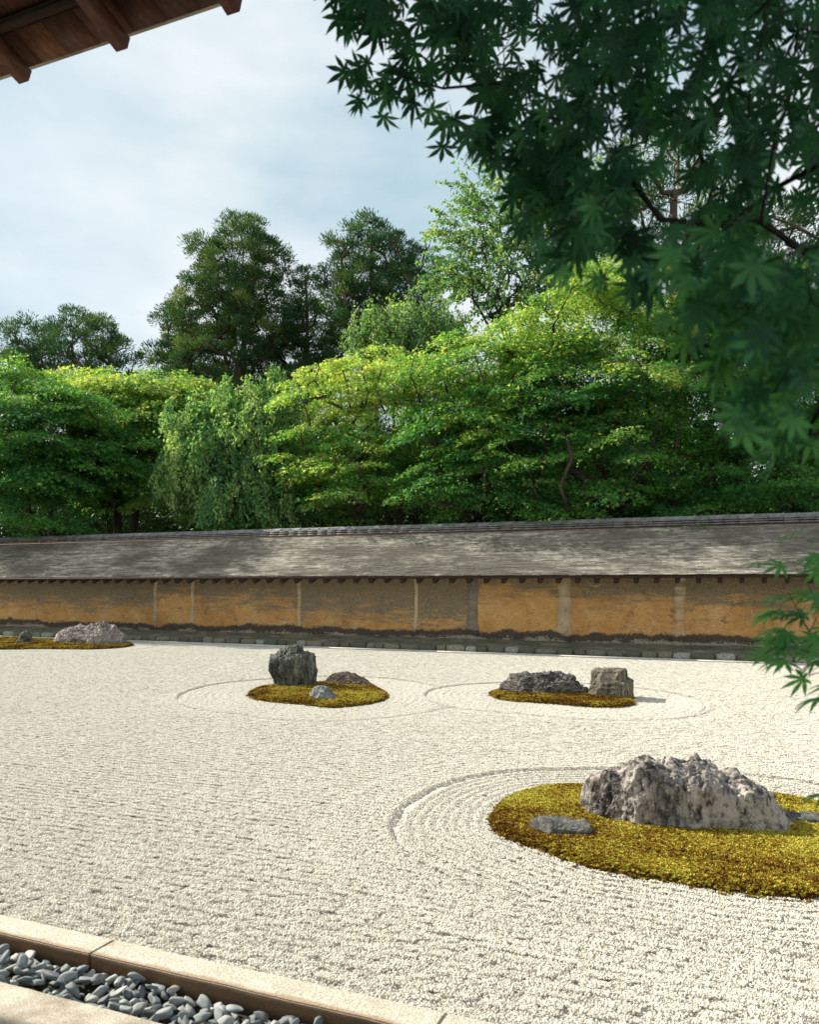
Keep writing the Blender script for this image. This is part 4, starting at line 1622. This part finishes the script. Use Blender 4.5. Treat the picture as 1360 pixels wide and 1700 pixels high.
maple('maple_tree', 'bright yellow-green maple just right of the weeping tree, its crown lit from the left',
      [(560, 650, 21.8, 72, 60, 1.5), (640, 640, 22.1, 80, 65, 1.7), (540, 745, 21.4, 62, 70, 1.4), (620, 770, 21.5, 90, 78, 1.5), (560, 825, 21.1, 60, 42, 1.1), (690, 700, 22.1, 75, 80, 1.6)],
      base_at(668, 22.4), 101, 210, 330, 0.085, (0.45, 0.9), 0.8, tintb=0.66, bump_young_lit=0.9)
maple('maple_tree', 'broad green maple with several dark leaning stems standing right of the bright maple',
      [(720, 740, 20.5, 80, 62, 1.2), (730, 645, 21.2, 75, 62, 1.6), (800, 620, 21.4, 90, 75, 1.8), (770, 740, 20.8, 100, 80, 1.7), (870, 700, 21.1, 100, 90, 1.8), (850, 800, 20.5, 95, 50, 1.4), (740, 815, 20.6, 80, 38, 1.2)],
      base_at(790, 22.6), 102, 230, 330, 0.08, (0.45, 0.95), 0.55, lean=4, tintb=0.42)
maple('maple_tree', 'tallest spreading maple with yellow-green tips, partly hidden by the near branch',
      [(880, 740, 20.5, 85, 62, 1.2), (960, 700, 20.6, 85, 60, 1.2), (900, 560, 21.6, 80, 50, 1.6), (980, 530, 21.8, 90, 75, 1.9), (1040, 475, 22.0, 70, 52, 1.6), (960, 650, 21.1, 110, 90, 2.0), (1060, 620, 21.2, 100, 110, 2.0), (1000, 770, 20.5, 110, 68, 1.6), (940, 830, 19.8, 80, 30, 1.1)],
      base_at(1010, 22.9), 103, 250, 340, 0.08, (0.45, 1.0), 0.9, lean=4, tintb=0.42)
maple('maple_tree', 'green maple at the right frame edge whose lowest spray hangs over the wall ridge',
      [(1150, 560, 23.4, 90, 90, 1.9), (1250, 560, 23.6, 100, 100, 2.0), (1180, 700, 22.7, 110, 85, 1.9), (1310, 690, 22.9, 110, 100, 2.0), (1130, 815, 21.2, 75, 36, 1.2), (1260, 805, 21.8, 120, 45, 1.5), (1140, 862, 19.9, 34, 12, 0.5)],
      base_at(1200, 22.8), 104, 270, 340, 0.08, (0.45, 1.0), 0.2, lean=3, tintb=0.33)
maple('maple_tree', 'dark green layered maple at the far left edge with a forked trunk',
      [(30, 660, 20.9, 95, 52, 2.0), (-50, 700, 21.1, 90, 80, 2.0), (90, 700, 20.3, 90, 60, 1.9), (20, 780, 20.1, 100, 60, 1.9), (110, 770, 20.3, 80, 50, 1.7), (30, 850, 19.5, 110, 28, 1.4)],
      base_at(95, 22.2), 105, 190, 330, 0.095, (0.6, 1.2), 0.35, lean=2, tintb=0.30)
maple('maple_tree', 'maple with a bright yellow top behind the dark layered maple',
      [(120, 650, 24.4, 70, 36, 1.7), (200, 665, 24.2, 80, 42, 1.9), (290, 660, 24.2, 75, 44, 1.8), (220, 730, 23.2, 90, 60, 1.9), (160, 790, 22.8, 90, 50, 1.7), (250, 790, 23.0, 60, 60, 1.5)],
      base_at(205, 23.2), 106, 190, 330, 0.10, (0.6, 1.15), 0.9, lean=3, tintb=0.40, bump_young_lit=1.2)


def cedar(name, label, spec, root, seed, nclump, blades, clumpR=0.7, top=None, tintb=0.4, blen=0.24):
    rs = np.random.RandomState(seed)
    lobes = lobes_from_px(spec)
    root = np.array(root, float)
    cl_ = sample_lobes(lobes, nclump, rs, 0.35, None, 1.8)
    keep = []
    for p in cl_:
        if all(np.linalg.norm(p - q) > clumpR * 0.84 for q in keep):
            keep.append(p)
    cl_ = np.array(keep)
    PV, PF, PT, n = [], [], [], 0
    for p in cl_:
        R = clumpR * rs.uniform(.65, 1.25)
        od = unit(np.array([p[0] - root[0], p[1] - root[1], 0]) + 1e-6)
        ax_ = unit(od * rs.uniform(.2, .8) + [0, 0, 1.0])
        d = unit(rs.normal(size=(blades, 3)) + ax_ * 0.75)
        rad_ = R * rs.uniform(.25, .95, blades)[:, None]
        P_ = p + d * rad_ * np.array([1, 1, 0.75])
        dirs = d * 0.8 + ax_ * 0.7 + rs.normal(size=(blades, 3)) * 0.25
        s_ = np.stack([blen * rs.uniform(.6, 1.2, blades)] * 3, 1) * [1, 0.8, 1]
        v_, f_ = stamp(BLADE, BLADEF, P_, dirs, rs.normal(size=(blades, 3)), s_)
        t = np.clip(tintb + 0.22 * rs.normal() + 0.12 * rs.normal(size=blades), 0, 1)
        PV.append(v_); PF.append(f_ + n); PT.append(np.repeat(t, len(BLADE)))
        n += len(v_)
    o = empty(name, root, label, 'tree', 'trees beyond the wall')
    inv = Matrix.Translation(-Vector(root))
    cr = link('crown', mesh_np('crown', np.concatenate(PV), np.concatenate(PF), {'tint': np.concatenate(PT)}), MAT['cedar'], o)
    cr.matrix_parent_inverse = inv
    ztop = cl_[:, 2].max()
    tp = np.array(top) if top is not None else np.array([cl_[:, 0].mean(), cl_[:, 1].mean(), ztop])
    stem = [root + (tp - root) * f_ + np.array([rs.normal() * 0.08, rs.normal() * 0.08, 0]) for f_ in np.linspace(0.12, 0.97, 14)]
    ch = skeleton(root, cl_, 0.42, 0.03, -0.04, [stem], seed)
    tk_ = link('trunk', wood_mesh('trunk', ch), MAT['cedar_bark'], o)
    tk_.matrix_parent_inverse = inv
    return o


def px_point(u, v, Y):
    return tuple(at_y(u, v, Y))


CY = 44.0
cedar('cedar_tree', 'tallest dark cedar with a broad rounded cone of tufted foliage, left of centre',
      [(400, 400, CY, 52, 30, 2.2), (350, 425, CY, 30, 38, 1.8), (440, 430, CY, 32, 45, 2.0), (390, 480, CY, 75, 50, 3.2), (350, 530, CY, 62, 50, 3.0), (430, 540, CY, 58, 70, 3.0), (310, 560, CY, 42, 60, 2.4), (380, 600, CY, 95, 50, 3.4), (280, 600, CY, 32, 30, 2.0), (300, 650, CY, 50, 40, 2.4), (400, 660, CY, 60, 40, 3.0)],
      px_point(410, 1000, CY), 201, 1250, 240, 0.72, px_point(402, 388, CY), 0.5)
cedar('cedar_tree', 'slim cedar between the tallest cedar and the one on its right',
      [(508, 465, 46, 14, 22, 1.0), (510, 500, 46, 28, 34, 1.6), (520, 555, 46, 45, 45, 2.2), (550, 590, 46, 40, 40, 2.2), (490, 590, 46, 40, 45, 2.2), (520, 640, 46, 50, 36, 2.4)],
      px_point(515, 1000, 46), 202, 380, 180, 0.62, px_point(508, 446, 46), 0.3)
cedar('cedar_tree', 'dark cedar with an open rounded top just right of centre',
      [(615, 398, 43, 36, 28, 1.8), (580, 425, 43, 34, 30, 1.8), (655, 425, 43, 40, 34, 2.0), (700, 450, 43, 32, 34, 1.8), (610, 470, 43, 55, 36, 2.4), (570, 480, 43, 28, 40, 1.8), (680, 490, 43, 50, 40, 2.2), (600, 530, 43, 50, 45, 2.4)],
      px_point(625, 1000, 43), 203, 460, 180, 0.66, px_point(618, 382, 43), 0.32)
cedar('cedar_tree', 'dark flat-topped conifer farthest left above the maples, with sky between its limbs',
      [(55, 560, 40, 40, 26, 2.2), (30, 590, 40, 28, 22, 1.6), (128, 540, 40, 34, 24, 1.8), (165, 560, 40, 34, 26, 1.8), (200, 590, 40, 34, 24, 1.8), (130, 590, 40, 60, 26, 2.4), (70, 605, 40, 60, 20, 2.2), (60, 640, 40, 60, 26, 2.2), (180, 640, 40, 60, 30, 2.2)],
      px_point(120, 1000, 40), 204, 460, 180, 0.72, px_point(122, 530, 40), 0.3)
cedar('cedar_tree', 'dark conifer glimpsed behind the tallest maple and the near branch',
      [(960, 350, 36, 45, 45, 2.0), (1060, 380, 36, 70, 60, 2.4), (1180, 400, 36, 90, 70, 2.6), (1290, 420, 36, 90, 90, 2.6), (1100, 260, 36, 80, 70, 2.4)],
      px_point(1120, 1000, 36), 205, 330, 150, 0.8, px_point(1120, 250, 36), 0.35)


def loose_tree(name, label, spec, root, seed, ntw, leaf, leafsize, mat, twig=(0.8, 1.8), hang=0.0, tintb=0.45, stems=None, trunk_r=0.14, lvar=0.25):
    """airy tree: every twig is a real curved stem with leaves strung along it"""
    rs = np.random.RandomState(seed)
    lobes = lobes_from_px(spec)
    root = np.array(root, float)
    st_ = sample_lobes(lobes, ntw, rs, 0.15, None, 1.4)
    cen = np.mean([c_ for c_, _ in lobes], axis=0)
    wood = Acc()
    PV, PF, PT, n = [], [], [], 0
    for p in st_:
        L = rs.uniform(*twig)
        od = unit((p - cen) * [1, 1, .6] + rs.normal(size=3) * 0.8)
        od[2] += 0.25
        od = unit(od)
        k = 9
        f_ = np.linspace(0, 1, k)
        if hang > 0:
            pts = p + od[None] * (np.sin(np.minimum(f_ * 3, 1.57)))[:, None] * rs.uniform(0.1, 0.7) * min(1.0, L * 0.4)
            pts[:, 2] -= hang * L * np.maximum(f_ - 0.08, 0) ** 1.15
            sw = rs.normal(size=2) * 0.16
            pts[:, 0] += sw[0] * f_ ** 2 * L + 0.03 * np.sin(f_ * 9 + rs.rand() * 6)
            pts[:, 1] += sw[1] * f_ ** 2 * L
        else:
            pts = p + od[None] * f_[:, None] * L
            pts[:, 2] -= 0.22 * L * f_ ** 2
            pts += rs.normal(size=(k, 3)) * 0.02
        wood.tube(pts, np.linspace(0.011, 0.003, k), 3)
        m_ = max(3, int(leaf * L * rs.uniform(.8, 1.2)))
        q = rs.uniform(0.08, 1.0, m_)
        P_ = np.stack([np.interp(q, f_, pts[:, j]) for j in range(3)], 1) + rs.normal(size=(m_, 3)) * (0.035 if hang == 0 else 0.065)
        tang = unit(np.gradient(pts, axis=0))
        tg = np.stack([np.interp(q, f_, tang[:, j]) for j in range(3)], 1)
        dirs = tg * 0.5 + rs.normal(size=(m_, 3)) * 0.55
        dirs[:, 2] -= 0.45
        nn_ = rs.normal(size=(m_, 3)) * 0.8 + [0, 0, 0.6]
        s_ = leafsize * rs.uniform(.7, 1.25, m_)
        v_, ff_ = stamp(KITE, KITEF, P_, dirs, nn_, s_)
        t = np.clip(tintb + lvar * rs.normal() + 0.15 * rs.normal(size=m_), 0, 1)
        PV.append(v_); PF.append(ff_ + n); PT.append(np.repeat(t, 4))
        n += len(v_)
    o = empty(name, root, label, 'tree', 'trees beyond the wall')
    inv = Matrix.Translation(-Vector(root))
    cr = link('crown', mesh_np('crown', np.concatenate(PV), np.concatenate(PF), {'tint': np.concatenate(PT)}), mat, o)
    cr.matrix_parent_inverse = inv
    for P_, R_ in skeleton(root, st_, trunk_r, 0.009, 0.03, stems, seed):
        wood.tube(P_, R_, 6 if R_.max() > 0.05 else 3)
    tk_ = link('trunk', wood.mesh('trunk', True), MAT['bark'], o)
    tk_.matrix_parent_inverse = inv
    return o


def stem_px(lst, Y):
    return [np.array(at_y(u, v, Y)) for u, v in lst]


# weeping cherry, hanging curtains of leaves
loose_tree('weeping_tree', 'weeping tree with long hanging curtains of small green leaves between the left and right maples',
           [(460, 650, 22.6, 40, 40, 1.1), (400, 670, 22.2, 60, 42, 1.3), (330, 690, 21.9, 46, 40, 1.2), (430, 700, 21.8, 75, 46, 1.3), (365, 745, 21.5, 80, 50, 1.2), (460, 760, 21.6, 46, 60, 1.2), (305, 770, 21.6, 42, 40, 1.1), (400, 815, 21.3, 90, 34, 1.1), (470, 820, 21.5, 40, 30, 1.0)],
           base_at(410, 22.4), 301, 900, 46, 0.14, MAT['cherry'], (0.4, 2.2), 0.75, 0.66,
           [stem_px([(412, 840), (430, 760), (455, 660), (458, 620)], 22.4), stem_px([(405, 820), (370, 740), (345, 690)], 22.0)], 0.16)
# airy tree with fine twigs against the sky
loose_tree('broadleaf_tree', 'airy light-green tree with loose leafy twigs against the sky behind the maples',
           [(830, 330, 30, 60, 42, 2.0), (790, 395, 30, 52, 45, 2.0), (870, 400, 30, 75, 60, 2.4), (930, 350, 30, 70, 60, 2.2), (770, 455, 30, 45, 40, 1.8), (850, 480, 30, 80, 55, 2.4), (940, 460, 30, 70, 60, 2.2)],
           base_at(850, 30), 302, 900, 26, 0.145, MAT['cherry'], (0.7, 1.7), 0.0, 0.6,
           [stem_px([(850, 700), (845, 560), (850, 460), (840, 340)], 30), stem_px([(855, 640), (900, 500), (935, 400)], 30), stem_px([(848, 620), (800, 520), (765, 430)], 30)], 0.16)
loose_tree('broadleaf_tree', 'olive-green drooping tree with bare twigs at its left, below the right-hand cedar',
           [(640, 530, 27, 48, 34, 1.6), (700, 520, 27, 52, 32, 1.8), (740, 545, 27, 45, 36, 1.6), (670, 565, 27, 60, 34, 1.8), (610, 560, 27, 30, 28, 1.2)],
           base_at(690, 27), 303, 560, 22, 0.12, MAT['cherry'], (0.8, 1.8), 0.75, 0.68,
           [stem_px([(690, 760), (680, 620), (672, 540)], 27)], 0.12)

# shadowy shrubs closing the gaps under the crowns
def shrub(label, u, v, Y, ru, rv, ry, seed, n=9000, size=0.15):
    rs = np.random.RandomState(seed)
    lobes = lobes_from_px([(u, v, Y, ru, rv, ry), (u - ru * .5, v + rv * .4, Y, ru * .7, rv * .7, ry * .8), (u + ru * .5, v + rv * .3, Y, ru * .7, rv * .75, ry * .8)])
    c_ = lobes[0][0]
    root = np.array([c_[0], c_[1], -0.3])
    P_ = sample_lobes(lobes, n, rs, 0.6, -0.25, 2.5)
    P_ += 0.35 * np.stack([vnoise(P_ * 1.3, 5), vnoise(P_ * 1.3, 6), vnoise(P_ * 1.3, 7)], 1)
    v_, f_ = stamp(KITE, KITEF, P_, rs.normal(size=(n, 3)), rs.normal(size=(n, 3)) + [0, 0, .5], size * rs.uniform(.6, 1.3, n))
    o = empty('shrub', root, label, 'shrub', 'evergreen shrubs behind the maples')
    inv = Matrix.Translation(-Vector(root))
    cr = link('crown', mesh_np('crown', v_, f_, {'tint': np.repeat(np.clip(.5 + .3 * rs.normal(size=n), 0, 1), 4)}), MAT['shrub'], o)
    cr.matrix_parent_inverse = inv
    A_ = Acc()
    for k in range(4):
        e_ = P_[rs.randint(n)]
        A_.tube([root, root * .5 + e_ * .5 + rs.normal(size=3) * .1, e_], [0.07, 0.05, 0.02], 5)
    st_ = link('stem', A_.mesh('stem', True), MAT['bark'], o)
    st_.matrix_parent_inverse = inv


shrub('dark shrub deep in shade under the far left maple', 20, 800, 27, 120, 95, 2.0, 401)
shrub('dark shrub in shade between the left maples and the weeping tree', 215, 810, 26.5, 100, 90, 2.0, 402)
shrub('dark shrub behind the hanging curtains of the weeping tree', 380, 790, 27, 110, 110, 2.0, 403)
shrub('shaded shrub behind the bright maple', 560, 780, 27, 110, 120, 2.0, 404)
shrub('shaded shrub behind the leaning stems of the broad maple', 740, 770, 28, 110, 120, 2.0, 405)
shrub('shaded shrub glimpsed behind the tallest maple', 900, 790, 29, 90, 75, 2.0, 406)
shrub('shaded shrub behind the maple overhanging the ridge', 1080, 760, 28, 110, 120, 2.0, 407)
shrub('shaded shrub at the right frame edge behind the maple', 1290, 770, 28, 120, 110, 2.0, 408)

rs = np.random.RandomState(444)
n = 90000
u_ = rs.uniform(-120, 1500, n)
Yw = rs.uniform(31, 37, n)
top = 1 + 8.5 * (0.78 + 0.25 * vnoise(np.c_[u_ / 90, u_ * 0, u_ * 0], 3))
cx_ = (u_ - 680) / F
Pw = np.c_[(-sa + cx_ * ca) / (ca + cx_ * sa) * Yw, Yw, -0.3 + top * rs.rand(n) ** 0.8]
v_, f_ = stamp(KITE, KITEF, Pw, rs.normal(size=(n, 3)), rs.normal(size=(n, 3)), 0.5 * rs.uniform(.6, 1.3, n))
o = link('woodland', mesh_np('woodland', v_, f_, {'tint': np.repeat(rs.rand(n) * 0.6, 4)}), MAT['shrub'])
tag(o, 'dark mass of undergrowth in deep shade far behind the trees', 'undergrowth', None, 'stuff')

# ------------------------------------------------------------------ near maple branch hanging into the frame
def near_leaf_template():
    V, Fs = [], []
    k = 0
    for ang, L in ((0, 1.0), (36, 0.93), (-36, 0.93), (74, 0.74), (-74, 0.74), (118, 0.36), (-118, 0.36)):
        a = math.radians(ang)
        d = np.array([math.cos(a), math.sin(a), 0])
        s_ = np.array([-math.sin(a), math.cos(a), 0])
        wd = 0.105 * (0.55 + 0.45 * L)
        rows = [(0.0, 0.05, 0.0), (0.22, 0.62, -0.005), (0.48, 1.0, -0.03), (0.68, 0.72, -0.075), (0.85, 0.30, -0.13), (1.0, 0.0, -0.20)]
        idx = []
        for (t, ww, zz) in rows:
            for sg in (-1, 0, 1):
                if ww == 0.0 and sg != 0:
                    continue
                V.append(d * t * L + s_ * sg * wd * ww + np.array([0, 0, zz * L + (0.02 if sg else -0.006) * (1 if 0 < t < 1 else 0)]))
                idx.append(len(V) - 1)
        for r in range(4):
            b0 = k + r * 3
            Fs += [[b0, b0 + 1, b0 + 4], [b0, b0 + 4, b0 + 3], [b0 + 1, b0 + 2, b0 + 5], [b0 + 1, b0 + 5, b0 + 4]]
        b0 = k + 12
        Fs += [[b0, b0 + 1, b0 + 3], [b0 + 1, b0 + 2, b0 + 3]]
        k = len(V)
    # leaf stalk
    b0 = len(V)
    for x_ in (0.0, -0.45):
        for q in range(3):
            an = q * 2.094
            V.append(np.array([x_, 0.012 * math.cos(an), 0.012 * math.sin(an) + (0.10 if x_ < 0 else 0)]))
    for q in range(3):
        q2 = (q + 1) % 3
        Fs += [[b0 + q, b0 + q2, b0 + 3 + q2], [b0 + q, b0 + 3 + q2, b0 + 3 + q]]
    return np.array(V), np.array(Fs)


NLV, NLF = near_leaf_template()


def in_poly(p, poly):
    return sdist(np.array([p], float), np.array(poly, float))[0] < 0


rs = np.random.RandomState(77)
regions = [
    # polygon, depth range, number of leaf clusters
    ([(545, -30), (640, -40), (700, 60), (720, 145), (600, 158), (612, 118), (690, 75), (620, 8)], (1.95, 2.2), 12),
    ([(690, -60), (1000, -60), (1010, 195), (860, 210), (800, 195), (720, 150), (690, 60)], (1.75, 2.3), 46),
    ([(1000, -60), (1420, -60), (1420, 420), (1120, 390), (1010, 330), (960, 200)], (1.35, 2.2), 112),
    ([(820, 205), (960, 200), (1010, 330), (1000, 372), (920, 378), (890, 300), (858, 262)], (1.6, 1.9), 20),
    ([(900, 380), (1010, 330), (1110, 390), (1090, 450), (1020, 400), (910, 400)], (1.25, 1.45), 8),
    ([(1090, 390), (1420, 400), (1420, 560), (1200, 560), (1120, 470)], (0.98, 1.25), 25),
    ([(1190, 540), (1420, 540), (1420, 640), (1300, 650), (1225, 640), (1185, 600)], (0.98, 1.2), 10),
    ([(1205, 640), (1290, 640), (1280, 680), (1225, 680)], (0.98, 1.05), 3),
]
clusters = []
for poly, dr, nc in regions:
    pa = np.array(poly, float)
    got = 0
    while got < nc:
        p = [rs.uniform(pa[:, 0].min(), pa[:, 0].max()), rs.uniform(pa[:, 1].min(), pa[:, 1].max())]
        if in_poly(p, poly):
            clusters.append((p[0], p[1], rs.uniform(*dr), 1))
            got += 1
# hand-set sprays: the leftmost tips and the sunlit sprays at the right edge
for (u, v, d) in [(572, 2, 2.1), (600, 0, 2.1), (640, 20, 2.0), (608, 118, 2.05), (645, 122, 2.05), (668, 128, 2.0), (705, 140, 2.0), (735, 148, 1.95), (640, 55, 2.05), (815, 210, 1.85), (838, 232, 1.85), (862, 280, 1.8), (880, 305, 1.8)]:
    clusters.append((u, v, d, 1))
for (u, v, d) in [(1300, 935, 1.75), (1335, 930, 1.72), (1365, 940, 1.7), (1340, 965, 1.72), (1310, 985, 1.75), (1290, 1024, 1.8), (1300, 1030, 1.78), (1330, 1025, 1.75), (1360, 1015, 1.7), (1345, 1050, 1.72), (1298, 1070, 1.8), (1315, 1075, 1.76), (1350, 1085, 1.72), (1310, 1110, 1.78), (1345, 1120, 1.74), (1395, 990, 1.7), (1400, 1060, 1.7), (1390, 1110, 1.7),
                  (1395, 1296, 1.6), (1350, 700, 1.3), (1375, 690, 1.3), (1345, 728, 1.3), (1380, 740, 1.3)]:
    clusters.append((u, v, d, 2))
nearroot = np.array([2.15, 1.55, -0.06])
cpos = np.array([tuple(at_d(u, v, d)) for u, v, d, _ in clusters])
near = empty('maple_tree', tuple(nearroot), 'near maple branch with dark star-shaped leaves hanging in the upper right corner', 'tree')
ninv = Matrix.Translation(-Vector(nearroot))
stems = [[np.array([1.95, 1.6, 1.2]), np.array([1.6, 1.65, 2.3]), np.array([1.1, 1.75, 2.9]), np.array([0.65, 1.7, 3.05])],
         [np.array([2.0, 1.6, 0.9]), np.array([1.6, 1.5, 1.4]), np.array([1.0, 1.45, 1.65]), np.array([0.55, 1.5, 1.75])],
         [np.array([1.9, 1.5, 1.4]), np.array([1.3, 1.25, 2.0]), np.array([0.7, 1.12, 2.25]),
          np.array(at_d(1400, 405, 1.15)), np.array(at_d(1330, 415, 1.15)), np.array(at_d(1270, 437, 1.15)), np.array(at_d(1215, 435, 1.15)), np.array(at_d(1175, 425, 1.15))]]
ch = skeleton(nearroot, cpos, 0.012, 0.0010, 0.03, stems, 5)
wm = wood_mesh('branch', [(P_, R_) for P_, R_ in ch], 8)
br = link('branch', wm, MAT['twig'], near)
br.matrix_parent_inverse = ninv
tr_ = Acc()
tr_.tube([nearroot, [2.05, 1.58, 0.7], [1.95, 1.6, 1.2], [1.8, 1.62, 1.8]], [0.11, 0.085, 0.07, 0.04], 10)
t_ = link('trunk', tr_.mesh('trunk', True), MAT['bark'], near)
t_.matrix_parent_inverse = ninv

LP, LD, LN, LS, LT, LK = [], [], [], [], [], []
for (u, v, d, kind), c_ in zip(clusters, cpos):
    k = rs.randint(4, 7) if kind == 1 else rs.randint(2, 4)
    tocam = unit(np.array([0, 0, H]) - c_)
    right = np.array([ca, sa, 0])
    for _ in range(k):
        if kind == 1:
            # droop outwards to the left and down, blades roughly facing down to the viewer
            a = rs.normal() * 0.9
            dr_ = unit(-0.35 * right + np.array([0, 0, -0.75]) + right * math.sin(a) * 0.9 + tocam * rs.normal() * 0.35)
            nr_ = unit(-tocam * rs.uniform(.5, 1.1) + np.array([0, 0, 0.55]) + rs.normal(size=3) * 0.32)
            s_ = 0.055 * rs.uniform(.62, 1.18) * (1.15 if d > 1.7 else 1.0 if d > 1.3 else 0.85)
            off = rs.normal(size=3) * 0.03
        else:
            dr_ = unit(-0.9 * right + np.array([0, 0, -0.25]) + rs.normal(size=3) * 0.33)
            nr_ = unit(np.array([0, 0, 1.0]) + tocam * 0.25 + rs.normal(size=3) * 0.28)
            s_ = 0.054 * rs.uniform(.75, 1.15)
            off = rs.normal(size=3) * 0.022
        LP.append(c_ + off + dr_ * 0.012); LD.append(dr_); LN.append(nr_); LS.append(s_)
        LT.append(np.clip((0.85 if kind == 2 else 0.52 if d < 1.3 else 0.18) + 0.16 * rs.normal(), 0, 1)); LK.append(d)  # sun and shade painted into leaf tint: sunlit sprays palest, farther clusters darkest
LP, LD, LN, LS, LT, LK = map(np.array, (LP, LD, LN, LS, LT, LK))
fx = -sa * LP[:, 0] + ca * LP[:, 1]
uu = 680 + F * (ca * LP[:, 0] + sa * LP[:, 1]) / fx
vv = 970 - F * (LP[:, 2] - H) / fx
vis = (uu > 0) & (uu < 1385) & (vv > -25)
size_px = LS / fx * vis
order = np.argsort(-size_px)
big, rest = order[:300], order[300:]
leaf_me = []
for i in range(6):
    v_ = NLV.copy()
    v_[:, 2] *= 0.6 + 0.35 * i
    me = mesh_np('leaf', v_, NLF, {'tint': np.full(len(v_), i / 5.0)}, True)
    me.materials.append(MAT['near_leaf'])
    leaf_me.append(me)
for i in big:
    D_ = Vector(LD[i]).normalized()
    B_ = Vector(LN[i]).cross(D_).normalized()
    N_ = D_.cross(B_)
    mtx = Matrix((D_, B_, N_)).transposed().to_4x4()
    mtx.translation = Vector(LP[i])
    o = link('leaf', leaf_me[int(np.clip(LT[i] * 5.99, 0, 5))], None, near)
    o.matrix_parent_inverse = ninv
    o.matrix_basis = mtx @ Matrix.Scale(LS[i], 4)
v_, f_ = stamp(NLV, NLF, LP[rest], LD[rest], LN[rest], LS[rest])
o = link('foliage', mesh_np('foliage', v_, f_, {'tint': np.repeat(LT[rest], len(NLV))}, True), MAT['near_leaf'], near)
o.matrix_parent_inverse = ninv
o['kind'] = 'stuff'
print('triangles', sum(sum(len(p.vertices) - 2 for p in o.data.polygons) for o in SC.objects if o.type == 'MESH' and len(o.data.polygons) > 3000))
print('near leaves', len(LP), 'meshes', len(bpy.data.meshes))
